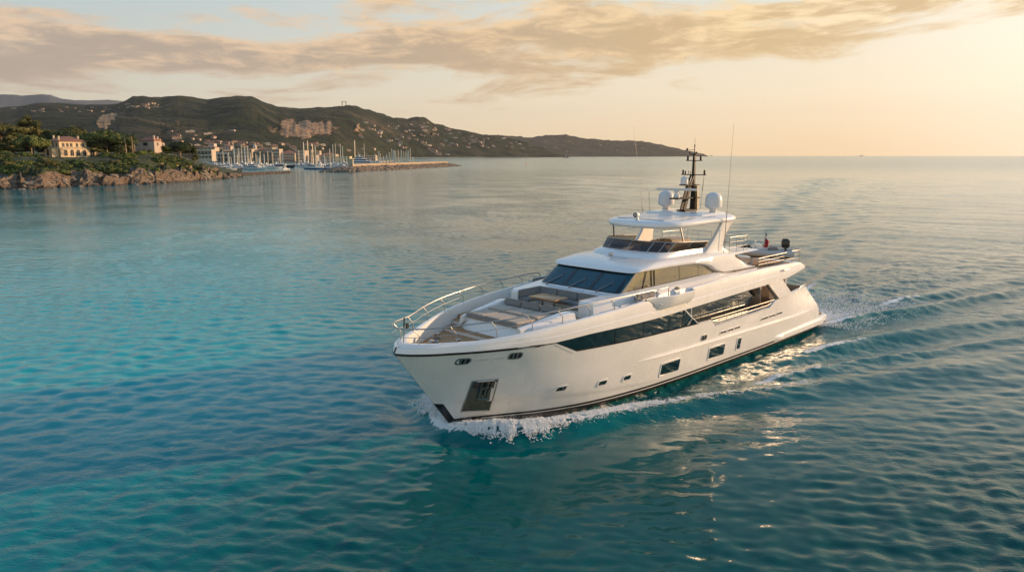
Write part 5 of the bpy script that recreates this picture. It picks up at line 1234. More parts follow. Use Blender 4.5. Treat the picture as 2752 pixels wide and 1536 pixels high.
# boulders along the shore
mat('boulder_rock', (.35, .27, .2), .9, fn=vary((.33, .26, .185), (.10, .07, .05), .9, bs=.8, bd=.3, stretch=(1, 1, 2.5)))
BM = []
for v_ in range(5):
    bm = bmesh.new(); bmesh.ops.create_icosphere(bm, subdivisions=3, radius=1)
    for v in bm.verts:
        n = noise.noise(v.co*1.1+Vector((v_*7, 0, 0))); n2 = noise.noise(Vector((v.co.x*2, v.co.y*2, v.co.z*6))+Vector((v_, 3, 0))); q = v.co.copy(); q.x = max(min(q.x, .75), -.75); q.y = max(min(q.y, .8), -.8); v.co = q*(1+.45*n+.16*n2)
    me = bpy.data.meshes.new('boulder'); bm.to_mesh(me); bm.free(); me.materials.append(MATS['boulder_rock']); BM.append(me)
for i in range(95):
    px = rnd.uniform(-60, 628); dl = rnd.uniform(-2.5, 6.5); y = gy(np.interp(px, *SHORE))+dl; z = max(ground(px, y), -.3); s = rnd.uniform(.5, 1.9)*(1.15 if dl > 1 else .7)*(1 if px < 560 else .6)
    side = 'left part' if px < 250 else ('middle' if px < 470 else 'tip')
    o = link('boulder', BM[i % 5], None, loc=(gx(px, y, z), y, z-.1), label={'left part': 'tan boulder on the shore under the yellow villa cliff', 'middle': 'grey-brown boulder on the shore under the ochre wall', 'tip': 'low slab-like boulder at the tip of the headland'}[side], cat='rock', group='boulders along the headland shore, '+side)
    o.scale = (s*rnd.uniform(1, 2.0), s, s*rnd.uniform(.45, .8)); o.rotation_euler = (rnd.uniform(-.2, .2), rnd.uniform(.1, .6), rnd.uniform(-.5, .5))
# ---- villas
mat('wall_yellow', (.68, .52, .31), .8, fn=vary((.70, .54, .33), (.62, .47, .28), .3)); mat('wall_cream', (.66, .56, .44), .8, fn=vary((.52, .42, .31), (.44, .35, .26), .3)); mat('wall_pink', (.60, .46, .38), .8, fn=vary((.50, .39, .31), (.44, .34, .27), .3)); mat('wall_white', (.52, .45, .37), .8)
mat('roof_tile', (.34, .14, .075), .85, fn=vary((.38, .16, .085), (.25, .10, .06), 1.4, bs=.3, stretch=(1, 4, 1))); mat('window_dark', (.02, .022, .025), .15); mat('window_far', (.05, .045, .04), .4); mat('shutter_green', (.05, .12, .08), .6); mat('stone_trim', (.62, .5, .36), .8)
def hipped(mb, x0, x1, y0, y1, z, h_, ov=.5, mi=0):
    a = min(x1-x0, y1-y0)/2; xm0, xm1, ym0, ym1 = (x0+a, x1-a, (y0+y1)/2, (y0+y1)/2) if x1-x0 > y1-y0 else ((x0+x1)/2, (x0+x1)/2, y0+a, y1-a)
    b = [(x0-ov, y0-ov, z), (x1+ov, y0-ov, z), (x1+ov, y1+ov, z), (x0-ov, y1+ov, z)]; b2 = [(p[0], p[1], z+.15) for p in b]; r_ = [(xm0, ym0, z+h_), (xm1, ym1, z+h_)]
    if x1-x0 > y1-y0: mb.add(b+b2+r_, [(3, 2, 1, 0), (0, 1, 5, 4), (1, 2, 6, 5), (2, 3, 7, 6), (3, 0, 4, 7), (4, 5, 9, 8), (5, 6, 9), (6, 7, 8, 9), (7, 4, 8)], mi)
    else: mb.add(b+b2+r_, [(3, 2, 1, 0), (0, 1, 5, 4), (1, 2, 6, 5), (2, 3, 7, 6), (3, 0, 4, 7), (4, 5, 8), (5, 6, 9, 8), (6, 7, 9), (7, 4, 8, 9)], mi)
def window(par, face, x, z, w, h_, depth=0, arch=False, frame='stone_trim', shut=None):
    """face: ('y', yval, -1) = wall looking to -y;  ('x', xval, -1) = wall looking to -x"""
    ax, val, sg = face
    def P3(u, zz, o): return (u, val+sg*o, zz) if ax == 'y' else (val+sg*o, u, zz)
    top = [(x+w/2*math.cos(a), z+h_/2-w*.25+w/2*math.sin(a)) for a in S(0, math.pi, 7)] if arch else [(x+w/2, z+h_/2), (x-w/2, z+h_/2)]
    pl = [(x-w/2, z-h_/2), (x+w/2, z-h_/2)]+top; k = 1.16
    m = MB(); nrm = Vector(P3(0, 0, 1))-Vector(P3(0, 0, 0)); m.sheet([P3(a, b, .03) for a, b in pl], nrm*.02); g = m.build('window', 'window_dark', par, smooth=0)
    m = MB(); o_ = [(x+(a-x)*k, z+(b-z)*(1+.16*w/h_)) for a, b in pl]; m.loft([[P3(a, b, -.02) for a, b in o_], [P3(a, b, .10) for a, b in o_], [P3(a, b, .10) for a, b in pl], [P3(a, b, 0) for a, b in pl]], cap=False)
    m.box(P3(x, z, .06), (.07, .05, h_) if ax == 'y' else (.05, .07, h_)); m.build('frame', frame, g, smooth=0)
    if shut:
        m = MB()
        for q in (-1, 1): m.box(P3(x+q*w*.78, z, .07), (w*.48, .06, h_) if ax == 'y' else (.06, w*.48, h_))
        m.build('shutter', shut, g, smooth=0)
def chim(par, x, y, z, h_, m_='wall_cream'):
    m = MB(); m.box((x, y, z+h_/2), (.75, .75, h_), bev=.04); m.box((x, y, z+h_+.08), (.95, .95, .16), bev=.03); m.build('chimney', m_, par)
vz = gz(421, 330); v1 = link('villa', None, loc=(gx(162, 326, vz), 326, vz), label='yellow two-storey villa with red tiled hip roof and arched ground floor', cat='house'); v1.rotation_euler = (0, 0, R(62))
m = MB(); m.box((6.1, 4.25, 3.0), (12.2, 8.5, 7.0)); m.box((8.2, 3.2, .9), (16.4, 7.6, 5.6-.9)); m.box((-1.4, 3.6, .9), (3.0, 5.2, 4.7)); m.build('wall', 'wall_yellow', v1)
m = MB(); hipped(m, 0, 12.2, 0, 8.5, 6.5, 2.3, .55); m.build('roof', 'roof_tile', v1)
m = MB(); m.box((6.1, -.04, 3.4), (12.3, .12, .16)); m.box((8.2, -.66, 3.3), (16.6, .14, .16)); m.build('cornice', 'stone_trim', v1)
m = MB()
for i in range(17): m.box((12.4+i*.24, -.5, 3.75), (.09, .09, .7))
for i in range(28): m.box((.3+i*.45, -.5, 3.7), (.08, .08, .6))
m.box((14.3, -.5, 4.12), (4.2, .2, .12)); m.box((6.2, -.5, 4.05), (12.2, .16, .1)); m.box((16.3, -.5, 3.8), (.4, .4, 1.1)); m.build('balustrade', 'stone_trim', v1)
for x in (1.8, 3.6, 5.3, 7.9, 10.6): window(v1, ('y', 0, -1), x, 5.0, .95, 1.5, frame='wall_white')
for x in (2.2, 5.0, 7.8, 10.6, 14.2): window(v1, ('y', -.6, -1), x, 1.5, 1.5 if x < 14 else 2.1, 2.3, arch=True)
for x in (1.8, 4.2, 6.8): window(v1, ('x', 0, -1), x, 5.0, 1.0, 1.4, frame='wall_white')
window(v1, ('x', -2.9, -1), 3.6, 1.5, 1.8, 2.2, arch=True)
chim(v1, .6, 1.0, 6.4, 2.2); chim(v1, 1.5, 6.0, 6.8, 2.2); chim(v1, 9.8, 2.0, 7.2, 1.6); chim(v1, 10.8, 7.0, 6.8, 1.8)
vz = gz(408, 362); v2 = link('villa', None, loc=(gx(416, 358, vz), 358, vz), label='smaller pinkish villa with a green shuttered window and chimneys', cat='house'); v2.rotation_euler = (0, 0, R(80))
m = MB(); m.box((2.8, 4.1, 1.8), (5.6, 8.2, 6.6)); m.box((1.8, 9.2, .8), (3.6, 2.6, 4.0)); m.box((7.0, 2.2, 1.2), (2.9, 3.6, 6.2)); m.build('wall', 'wall_pink', v2)
m = MB(); hipped(m, 0, 5.6, 0, 8.2, 5.1, 1.9, .45); m.build('roof', 'roof_tile', v2)
window(v2, ('x', 0, -1), 4.6, 3.6, 2.0, 1.2, frame='shutter_green'); window(v2, ('y', 0, -1), 2.6, 3.6, .9, 1.4, frame='wall_white'); window(v2, ('y', .4, -1), 7.0, 3.2, .8, 1.3, frame='wall_white')
chim(v2, 1.2, .8, 5.0, 2.5, 'wall_pink'); chim(v2, 4.8, 1.5, 5.0, 2.0, 'wall_pink'); chim(v2, 7.2, 2.0, 4.3, 1.6, 'wall_yellow')
# ---- harbour
WINM = {}
def winmesh(w, h_, arch=False):
    k = (round(w, 1), round(h_, 1), arch)
    if k not in WINM:
        m = MB(); top = [(w/2*math.cos(a), h_/2-w*.3+w/2*math.sin(a)) for a in S(0, math.pi, 6)] if arch else [(w/2, h_/2), (-w/2, h_/2)]
        m.sheet([(a, -.05, b) for a, b in [(-w/2, -h_/2), (w/2, -h_/2)]+top], (0, .02, 0)); WINM[k] = m.mesh('window', ['window_far'], smooth=0)
    return WINM[k]
def bldg(px0, px1, py0, py1, y, dep, wm, rows, cols, label, roof=None, rh=3, arches=False, name='harbour_building', rot=0, win=(1.6, 2.0)):
    z0 = gz(py1, y); z1 = gz(py0, y); x0, x1 = gx(px0, y), gx(px1, y); w = x1-x0; b = link(name, None, loc=(x0, y, z0), label=label, cat='building'); b.rotation_euler = (0, 0, rot)
    wh = z1-z0-(rh if roof else 0); m = MB(); m.box((w/2, dep/2, wh/2-1), (w, dep, wh+2)); m.build('wall', wm, b)
    m = MB()
    if roof: hipped(m, 0, w, 0, dep, wh, rh, .6); m.build('roof', 'roof_tile', b)
    else: m.box((w/2, -.1, wh+.2), (w+.8, .7, .5)); m.box((w/2, dep, wh+.2), (w+.8, .7, .5)); m.box((0, dep/2, wh+.2), (.5, dep-.8, .5)); m.box((w, dep/2, wh+.2), (.5, dep-.8, .5)); m.build('parapet', 'stone_trim', b)
    for r in range(rows):
        for c in range(cols):
            ar = arches and r == 0; ww, hh = (win[0]*1.5, win[1]*1.5) if ar else win; o = link('window', winmesh(ww, hh, ar), b, loc=(w*(c+.5)/cols, 0, wh*(r+.5)/rows))
    return b
Y1 = 1230
bldg(533, 571, 403, 428, 800, 12, 'wall_cream', 2, 4, 'flat-roofed cream house just behind the headland trees', win=(3, 2.2))
bldg(552, 580, 392, 402, 900, 14, 'wall_cream', 1, 3, 'small cream house with tiled roof above the flat-roofed one', roof=1, rh=1.6)
bldg(626, 678, 401, 439, Y1, 30, 'wall_cream', 4, 8, 'cream four-storey block left of the domed palace', win=(2.0, 2.6))
bldg(678, 715, 396, 437, Y1+30, 30, 'wall_cream', 4, 6, 'palace with a small dome on its roof', roof=1, rh=4)
bldg(681, 731, 409, 438, Y1-15, 16, 'boulder_rock', 3, 8, 'dark arcaded block in front of the domed palace', name='arcade_building', win=(2.4, 3))
bldg(714, 733, 398, 436, Y1+20, 20, 'wall_pink', 4, 3, 'narrow pink block right of the dome')
bldg(733, 752, 401, 436, Y1-10, 20, 'wall_cream', 4, 4, 'square cream corner tower with dark upper windows', win=(2, 2.2))
bldg(752, 793, 403, 436, Y1, 26, 'wall_cream', 3, 7, 'long cream building with a red roof and arched ground floor', roof=1, rh=5, arches=True, win=(1.8, 2.4))
bldg(793, 820, 405, 434, Y1+10, 26, 'wall_cream', 3, 6, 'cream block right of the arched building')
bldg(820, 850, 418, 437, Y1+20, 20, 'wall_pink', 2, 5, 'low pinkish building behind the tall masts')
bldg(849, 860, 406, 413, Y1+40, 12, 'wall_cream', 1, 2, 'small cream pavilion above the quay')
bldg(858, 902, 411, 421, Y1+60, 24, 'wall_yellow', 1, 8, 'long low yellow building on the quay', roof=1, rh=2.5)
bldg(862, 896, 421, 430, Y1+10, 14, 'wall_cream', 1, 6, 'cream boathouse below the long yellow building')
bldg(896, 940, 421, 435, Y1-20, 18, 'wall_yellow', 2, 6, 'bright cream hall right of the yellow boathouses')
bldg(957, 1010, 418, 432, Y1+60, 16, 'wall_cream', 2, 9, 'pale shipyard shed behind the large white yacht')
bldg(600, 622, 388, 400, 1500, 14, 'wall_pink', 2, 3, 'pink villa among the trees above the boat hall', roof=1, rh=3)
bldg(562, 578, 383, 392, 1450, 14, 'wall_white', 1, 3, 'white villa on the slope above the headland tip', roof=1, rh=2)
b = link('boat_hall', None, loc=(gx(576, Y1), Y1, gz(438, Y1)), label='open-fronted boat hall with a pale roof, leftmost on the quay', cat='building'); w = gx(622, Y1)-gx(576, Y1)
m = MB(); m.box((w/2, 8, 15.6), (w, 16, 3.4)); m.box((w/2, -.5, 9.2), (w, 1.2, 1.4)); m.build('roof', 'wall_white', b)
m = MB(); m.box((w/2, 15, 7), (w, 1, 16)); m.build('back_wall', 'window_far', b)
for i in range(6):
    m = MB(); m.box((w*i/5, 0, 7), (1.2, 1.2, 14)); m.build('pillar', 'wall_white', b)
dm = link('dome', None, loc=(gx(685, Y1+32), Y1+36, gz(399, Y1+32)), label='small dome with lantern crowning the palace', cat='dome'); m = MB(); m.lathe((0, 0, -2), [(3.4, 0), (3.4, 4), (3.1, 6), (2.0, 8), (.6, 9), (.3, 9.6), (.2, 12)], 14); m.build('shell', 'wall_white', dm)
mat('quay_stone', (.36, .30, .23), .9, fn=vary((.4, .33, .25), (.28, .23, .17), .2)); mat('mole_orange', (.42, .32, .2), .9, fn=vary((.46, .35, .22), (.35, .26, .17), .12, bs=.4, bd=.3))
m = MB(); m.prism([(gx(560, 1200), 1215), (gx(1015, 1200), 1215), (gx(1060, 1500), 1520), (gx(560, 1500), 1500)], -1, 2.2); m.build('quay', 'quay_stone', kind='structure', label='stone quay along the harbour front')
# breakwater
def along(px0, y0, px1, y1, q, off=0, z=0):
    a = Vector((gx(px0, y0), y0)); b = Vector((gx(px1, y1), y1)); d = (b-a).normalized(); p = a+(b-a)*q; return p.x+d.y*off, p.y-d.x*off, z
a0 = (948, 548, 1204, 800)
m = MB(); m.sheet([along(*a0, 0, .0, -1), along(*a0, 1, 0, -1), along(*a0, 1, -14, -1), along(*a0, 0, -14, -1)], (0, 0, 3.4)); m.sheet([along(*a0, 0, 0, 2.3), along(*a0, 1, 0, 2.3), along(*a0, 1, -2.2, 2.3), along(*a0, 0, -2.2, 2.3)], (0, 0, 2.9)); m.build('breakwater_wall', 'mole_orange', label='long ochre breakwater wall with a rubble slope', cat='breakwater')
m = MB(); m.box((0, 0, 0), (3.2, 3.2, 8.6), bev=.15); m.box((0, 0, 4.4), (3.8, 3.8, .5)); t = m.build('breakwater_tower', 'wall_cream', label='square cream pillar at the near end of the breakwater', cat='tower'); t.location = (gx(944, 545), 545, 4.4)
r = random.Random(3)
mat('dark_rock', (.12, .085, .06), .9, fn=vary((.16, .115, .08), (.06, .045, .035), .8))
def rubble(name, pts, n, s0, s1, label, m_='boulder_rock'):
    mb = MB(); ic = []
    bm = bmesh.new(); bmesh.ops.create_cube(bm, size=1.2); bmesh.ops.bevel(bm, geom=bm.edges[:], offset=.22, segments=1, affect='EDGES'); bm.verts.index_update(); vs = [v.co.copy() for v in bm.verts]; fs = [[v.index for v in f.verts] for f in bm.faces]; bm.free()
    for i in range(n):
        x, y, z = pts(r.random(), r.random()); s = r.uniform(s0, s1); M = Matrix.Translation((x, y, z)) @ Matrix.Rotation(r.uniform(0, 6), 4, 'Z') @ Matrix.Rotation(r.uniform(-1, 1), 4, 'X') @ Matrix.Diagonal((s*r.uniform(.8, 1.7), s, s*r.uniform(.6, 1), 1))
        mb.add([M @ v for v in vs], fs)
    return mb.build(name, m_, kind='stuff', label=label, smooth=0, fix=False)
rubble('breakwater_rubble', lambda u, v: along(*a0, -.02+u*1.10, .3+v*9, (2.7-v*3.1)*(1 if u < .9 else max(0, 1-(u-.9)*5))), 1500, 1.0, 2.3, 'grey and tan armour stones piled along the outer breakwater')
rubble('pier_head_rocks', lambda u, v: (gx(872+80*u, 520+12*v), 512+6*u+14*v, 2.9*math.sin(min(1, u*1.3)*1.57)*(v**.4)-.3), 420, .9, 2.4, 'dark rock mound at the near end of the breakwater')
rubble('low_mole_rocks', lambda u, v: (gx(600+176*u, gy(474-9*u)), gy(474-9*u)+v*5, 1.3*(1-abs(v-.5)*2)*(1-u*.3)-.2), 620, .6, 1.4, 'low line of dark rocks off the headland tip', 'dark_rock')
# boats
mat('boat_white', (.72, .71, .69), .3); mat('boat_navy', (.02, .03, .06), .25); mat('boat_blue', (.06, .12, .25), .3); mat('boat_glass', (.02, .025, .03), .1); mat('mast_pale', (.75, .60, .42), .4); mat('mast_white', (.7, .66, .6), .4); mat('sail_cover', (.05, .09, .2), .7); mat('boat_red', (.3, .04, .03), .5)
def hullm(L, Bm, H_, m_):
    mb = MB(); ra = []
    for q in S(0, 1, 12):
        b_ = Bm/2*(1-max(0, (q-.45)/.55)**2.2)*(.86+.14*min(1, q*4))+.02; x = -L/2+L*q; zt = H_*(.82+.30*q*q)
        ra.append([(x-.0, -b_, zt), (x-.12*L*q*.6, -b_*.8, 0), (x-.12*L*q*.6, -b_*.5, -.5), (x-.12*L*q*.6, b_*.5, -.5), (x-.12*L*q*.6, b_*.8, 0), (x, b_, zt)])
    mb.loft(ra); return mb.mesh('hull', [m_], smooth=40)
def motorboat(L, hm, label, group, kind='fly'):
    t = link('motor_boat' if kind != 'super' else 'motor_yacht', None, label=label, group=group, cat='motor boat' if kind != 'super' else 'yacht'); Bm = L*.24; H_ = L*.105
    link('hull', hullm(L, Bm, H_, hm), t); ss = {'fly': ((-.1, .50, .80, .085), (-.14, .34, .66, .07)), 'sport': ((-.05, .42, .74, .06),), 'super': ((-.08, .66, .86, .075), (-.12, .48, .76, .07), (-.15, .3, .62, .06))}[kind]; z = H_*.86
    for c, l, w, h_ in ss:
        def tr(z0, z1, g0, g1): return [[(L*(c-l/2)+L*.01*0, -Bm*w/2*.97, z0), (L*(c+l/2)-g0, -Bm*w/2*.8, z0), (L*(c+l/2)-g0*.2, 0, z0), (L*(c+l/2)-g0, Bm*w/2*.8, z0), (L*(c-l/2), Bm*w/2*.97, z0)], [(L*(c-l/2), -Bm*w/2*.9, z1), (L*(c+l/2)-g1, -Bm*w/2*.66, z1), (L*(c+l/2)-g1*.9, 0, z1), (L*(c+l/2)-g1, Bm*w/2*.66, z1), (L*(c-l/2), Bm*w/2*.9, z1)]]
        hh = L*h_; m = MB(); m.loft(tr(z-.3, z+hh*.35, L*.05, L*.08)); m.loft(tr(z+hh*.80, z+hh, L*.12, L*.13)); m.build('cabin', 'boat_white', t)
        m = MB(); m.loft(tr(z+hh*.35, z+hh*.80, L*.082, L*.122)); m.build('cabin_window', 'boat_glass', t); z += hh
    m = MB(); m.box((-L*.18, 0, z+L*.035), (L*.02, Bm*.5, L*.07)); m.box((-L*.17, 0, z+L*.07), (L*.06, Bm*.55, L*.012)); m.tube([(-L*.18, 0, z), (-L*.2, 0, z+L*.13)], L*.004, 5); m.build('radar_arch', 'boat_white', t); return t
def sailboat(L, mh, hm, label, group, mm='mast_pale'):
    t = link('sailing_boat', None, label=label, group=group, cat='sailboat'); Bm = L*.26; H_ = L*.085; link('hull', hullm(L, Bm, H_, hm), t)
    m = MB(); m.box((-L*.05, 0, H_+L*.02), (L*.4, Bm*.5, L*.04), bev=.1); m.build('cabin', 'boat_white', t)
    mst = MB(); mst.tube([(L*.08, 0, H_*.8), (L*.08, 0, mh)], .5, 6, r2=.38); mm_ = mst.build('mast', mm, t)
    m = MB()
    for q in (.4, .7): m.box((L*.08, 0, mh*q), (.12, Bm*.8, .12))
    m.build('spreader', mm, mm_)
    m = MB(); m.tube([(L*.07, 0, H_+L*.10), (-L*.34, 0, H_+L*.10)], .28, 6); m.build('boom', 'sail_cover', t)
    m = MB(); m.tube([(L*.08, 0, mh*.97), (L*.48, 0, H_)], .05, 4); m.tube([(L*.08, 0, mh*.97), (-L*.48, 0, H_)], .05, 4); m.build('stay', 'steel_dark', t); return t
def clone(o, px, py, rz, s=1, label=None, group=None, y=None):
    c = o.copy(); COL.objects.link(c)
    for ch in list(o.children):
        d = ch.copy(); COL.objects.link(d); d.parent = c
        for g in ch.children: e_ = g.copy(); COL.objects.link(e_); e_.parent = d
    place(c, px, py, rz, s, y)
    if label: c['label'] = label
    if group: c['group'] = group
    return c
def place(c, px, py, rz, s=1, y=None):
    y = y or gy(py); c.location = (gx(px, y), y, 0); c.rotation_euler = (0, 0, rz); c.scale = (s, s, s)
GL, GR = 'motor boats moored in the left half of the marina', 'motor boats moored right of the harbour channel'
LL, LR = 'small white motor boat moored among others left of the channel', 'small white motor boat moored between the tall masts and the breakwater'
fly = motorboat(17, 'boat_white', 'white flybridge boat moored nearest the headland tip', None); place(fly, 606, 459, .3)
sp = motorboat(20, 'boat_navy', 'sleek dark navy hulled boat pointing into the channel', None, 'sport'); place(sp, 757, 451.5, .12, 1.25)
spw = motorboat(18, 'boat_white', 'white open sports boat beside the dark one', None, 'sport'); place(spw, 733, 454, .3)
sup = motorboat(34, 'boat_white', 'largest white yacht in the marina, multi-deck, behind the breakwater', None, 'super'); place(sup, 982, 441.5, .1, 1.0, y=800)
clone(fly, 688, 456.5, -.2, 1.15, 'large white flybridge boat in the middle of the left marina', ''); clone(fly, 838, 451, .2, 1.1, 'white flybridge boat at the right side of the channel entrance', '')
rnd = random.Random(12)
for i in range(38):
    px = rnd.uniform(588, 772) if i % 3 else rnd.uniform(582, 700); py = rnd.uniform(444.5, 456)
    clone((fly, spw, fly)[i % 3], px, py, rnd.choice((0.1, -.2, .3, 2.9, 1.2)), rnd.uniform(.55, .95), LL, GL)
for i in range(34):
    px = rnd.uniform(800, 948) if i % 2 else rnd.uniform(850, 1060); py = rnd.uniform(442.5, 451) if px < 940 else rnd.uniform(437, 440)
    clone((fly, spw, fly)[i % 3], px, py, rnd.choice((0.1, -.2, .3, 2.9, 1.2)), rnd.uniform(.55, .95), LR, GR)
dk = clone(sp, 890, 449.5, .1, .9, 'dark hulled boat moored left of the breakwater pillar', '')
bl = sailboat(16, 19, 'boat_blue', 'blue hulled sailing boat nearest the breakwater rocks', None); place(bl, 845, 455.5, .15); bl2 = clone(bl, 884, 455, .1, .9, 'second blue sailing boat, right of the nearer one', '')
sw = sailboat(15, 20, 'boat_white', 'sailing boat among motor boats', None)
def top(px, py, y): return gz(py, y)
masts = [(631, 391, 445, .0), (643, 397, 444, 0), (651, 388, 443, 0), (660, 394, 447, 0), (668, 392, 448, 0), (701, 407, 452, 0), (711, 413, 446, 0), (721, 407, 445, 0), (689, 412, 446, 0), (617, 418, 448, 0), (640, 415, 449, 0), (676, 420, 450, 0),
         (818, 382, 441, 1), (829, 378, 444, 1), (842, 388, 446, 1), (896, 388, 440, 1), (903, 386, 439, 1), (916, 386, 441, 1), (922, 393, 440, 1), (955, 377, 443, 2), (980, 386, 441, 1), (1019, 406, 438, 1), (1023, 413, 438, 1), (1009, 414, 438, 1), (1031, 420, 438, 1),
         (1047, 409, 438, 1), (1054, 399, 438, 1), (1058, 404, 438, 1), (1062, 410, 438, 1), (1071, 403, 438, 1), (1079, 403, 438, 1), (1090, 408, 438.5, 1), (1094, 403, 438.5, 1), (1098, 405, 438.5, 1), (1103, 398, 438.5, 1), (1110, 422, 438.5, 1), (872, 414, 443, 1), (851, 418, 443, 1), (932, 420, 444, 1), (1040, 415, 438, 1)]
r = random.Random(9)
for q in range(34):
    a_ = r.uniform(598, 768) if q % 2 else (r.uniform(803, 948) if q % 4 else r.uniform(1000, 1105)); masts.append((round(a_, 1), r.uniform(402, 426), r.uniform(441, 451) if a_ < 950 else 438.3, 0))
for i, (px, tp, py, big) in enumerate(masts):
    y = gy(py) if px < 1000 else 850; mh = gz(tp, y); L = min(max(mh*.62, 11), 24)
    side = 'left' if px < 800 else ('centre' if px < 1000 else 'right')
    lb = {955: 'sailing boat with the tallest mast, beside the breakwater pillar', 829: 'sailing boat with the middle and tallest of three thick masts', 818: 'sailing boat with the left one of three thick masts', 842: 'sailing boat with the right one of three thick masts'}.get(px)
    t = sailboat(L, mh, 'boat_white', lb or {'left': 'white sailing boat in front of the cream palace buildings', 'centre': 'white sailing boat moored before the long yellow building', 'right': 'white sailing boat showing above the breakwater wall'}[side], None if lb else 'sailing boats in the %s of the marina' % side, 'mast_pale' if i % 3 else 'mast_white')
    t.location = (gx(px, y)-L*.08, y, 0); t.rotation_euler = (0, 0, 0)
    if px in (818, 829, 842, 955):
        for ch in t.children:
            if ch.name.startswith('mast'): ch.scale = (1, 2.0, 1); 
bpy.data.objects.remove(sw.children[0], do_unlink=True)
for ch in list(sw.children_recursive)+[sw]: bpy.data.objects.remove(ch, do_unlink=True)
# ---- houses scattered over the slopes
HM = []
for i, (w, d, h_, rf, wm) in enumerate(((26, 14, 7, 1, 'wall_cream'), (42, 12, 6, 0, 'wall_white'), (24, 16, 8, 1, 'wall_pink'), (34, 14, 7, 1, 'wall_cream'))):
    m = MB(); m.box((0, 0, h_/2-2), (w, d, h_+4)); wme = m.mesh('wall', [wm]); m = MB()
    if rf: hipped(m, -w/2, w/2, -d/2, d/2, h_, 4, 1.0)
    else: m.box((0, 0, h_+.4), (w+1.5, d+1.5, .8)); m.box((w*.2, 0, h_+1.8), (w*.3, d*.6, 2.6))
    rme = m.mesh('roof', ['roof_tile' if rf else 'wall_white']); m = MB()
    for r_ in range(2):
        for c in range(5): m.box((-w/2+w*(c+.5)/5, -d/2-.05, 2.4+h_*.42*r_), (2.4, .2, 2.4))
    HM.append((wme, rme, m.mesh('windows', ['window_far'], fix=False)))
CN = ['cream house with a red roof', 'long white flat-roofed block', 'tall pinkish house with a red roof', 'wide cream house with a red roof']
def house(hl, px, py, v, s, where, group):
    x, y, z = onhill(hl, px, py); o = link('hillside_house', None, loc=(x, y, z), label=CN[v]+' '+where, cat='house', group=group+', '+CN[v]); s *= .78 if 'hillside' in o.name and s < 1.35 else 1; o.scale = (s*rnd.uniform(.8, 1.25), s, s*rnd.uniform(.75, 1.1)); o.rotation_euler = (0, 0, R(rnd.uniform(-30, 40)))
    for nm, me_ in zip(('wall', 'roof', 'window_row'), HM[v]): link(nm, me_, o)
Z_H = [('left_hill', 18, (150, 330), (288, 303), 'strung along the high ridge at the left', 'houses along the high left ridge', (.35, .6)),
       ('left_hill', 7, (0, 120), (290, 302), 'high on the far left slope', 'houses high on the far left slope', (.3, .5)),
       ('main_hill', 26, (335, 440), (277, 291), 'in the hamlet below the left summits', 'houses of the high hamlet', (.38, .65)),
       ('main_hill', 16, (455, 640), (350, 392), 'on the lower slope above the white quay houses', 'houses on the slope behind the headland tip', (.42, .8)),
       ('main_hill', 26, (455, 700), (380, 408), 'at the foot of the hill above the marina', 'houses at the foot of the hill above the marina', (.5, .9)),
       ('main_hill', 20, (700, 960), (386, 410), 'under the big cliff behind the masts', 'houses under the big cliff', (.6, 1.0)),
       ('main_hill', 46, (965, 1150), (330, 405), 'on the wooded slope right of the cliff', 'houses on the slope right of the cliff', (.75, 1.25)),
       ('main_hill', 40, (1130, 1300), (340, 404), 'on the slope running down to the point', 'houses on the slope running down to the point', (.75, 1.3)),
       ('main_hill', 18, (1290, 1440), (372, 410), 'near the end of the wooded point', 'houses near the end of the wooded point', (.7, 1.1)),
       ('cape', 22, (1400, 1780), (376, 408), 'on the distant hazy cape', 'houses on the distant cape', (.7, 1.2))]
rnd = random.Random(77)
for hl, n, pr, yr, wh, gr, sr in Z_H:
    i = 0; tries = 0
    while i < n and tries < 900:
        tries += 1
        px = rnd.uniform(*pr); py = rnd.uniform(*yr); pxs, Xw, Yw, Zw, PY, nrow = HILLS[hl]; j = int(np.clip((px-pxs[0])/(pxs[1]-pxs[0]), 0, len(pxs)-1))
        if py < PY[nrow-1, j]+5 or py > PY[0, j]-1.5: continue
        if 700 < px < 935 and py < 378: continue
        house(hl, px, py, rnd.choice((0, 0, 1, 2, 3)), rnd.uniform(*sr), wh, gr); i += 1
house('main_hill', 1161, 408, 0, 2.0, 'with terraces near the shore, largest on the point', 'waterfront villa'); house('main_hill', 1178, 415, 3, 1.4, 'standing at the water, left of a pair', 'waterfront pair'); house('main_hill', 1197, 416, 1, 1.0, 'standing at the water, right of a pair', 'waterfront pair')
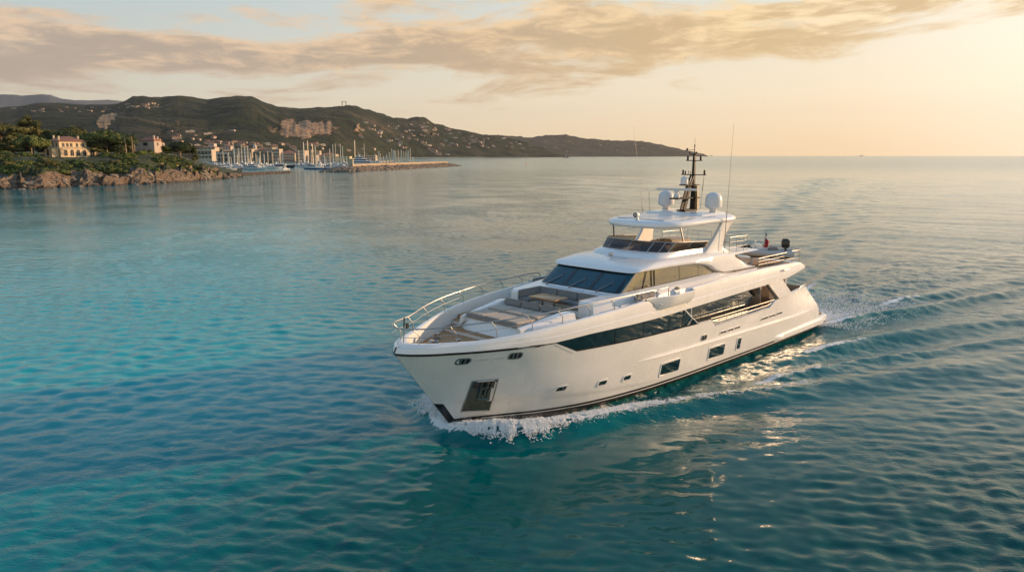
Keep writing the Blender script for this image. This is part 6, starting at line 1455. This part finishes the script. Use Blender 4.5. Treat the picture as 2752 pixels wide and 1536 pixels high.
# lookout mast on the summit, distant boats, buoy
x, y, z = onhill('main_hill', 926, 285); lk = link('lookout_tower', None, loc=(x, y, z-4), label='square lattice lookout on the bare summit', cat='tower')
m = MB()
for a in (-11, 11):
    for b in (-5, 5): m.box((a, b, 14), (2.2, 2.2, 28))
m.build('leg', 'steel_dark', lk); m = MB(); m.box((0, 0, 28), (26, 14, 2)); m.build('platform', 'steel_dark', lk)
def farboat(px, py, L, label, m_='boat_navy'):
    y = gy(py); t = link('distant_boat', None, loc=(gx(px, y), y, 0), label=label, cat='boat'); link('hull', hullm(L, L*.3, L*.14, m_), t); m = MB(); m.box((-L*.05, 0, L*.2), (L*.4, L*.2, L*.16)); m.tube([(0, 0, L*.2), (0, 0, L*.6)], L*.01, 5); m.build('cabin', 'boat_white', t)
farboat(1521, 424, 26, 'small dark boat off the wooded point'); farboat(1911, 419.6, 60, 'tiny ship on the horizon beside the cape'); farboat(2315, 419.6, 70, 'tiny ship on the horizon far to the right')
by = link('buoy', None, loc=(gx(1414, gy(443)), gy(443), 0), label='small orange channel buoy on the open water', cat='buoy'); mat('buoy_orange', (.6, .12, .03), .5)
m = MB(); m.lathe((0, 0, -.3), [(.7, 0), (.9, .3), (.8, .9), (.3, 1.2), (.18, 2.2), (.3, 2.3), (.3, 2.7), (.05, 2.9)], 12); m.build('float', 'buoy_orange', by)
# ---- air: one closed haze box round the whole scene
mh_ = bpy.data.materials.new('haze'); mh_.use_nodes = True; t = NT(mh_.node_tree); t.n.clear(); o_ = t.node('ShaderNodeOutputMaterial'); v_ = t.node('ShaderNodeVolumePrincipled')
v_.inputs['Color'].default_value = (.95, .91, .86, 1); v_.inputs['Density'].default_value = 2.1e-5; v_.inputs['Anisotropy'].default_value = .25; t.l.new(v_.outputs[0], o_.inputs['Volume']); mh_.cycles.homogeneous_volume = True
m = MB(); m.box((0, 8000, 600), (52000, 40000, 1240)); me = m.mesh('haze', [mh_], smooth=0); hz = link('haze', me, kind='stuff', label='thin warm haze over the sea')
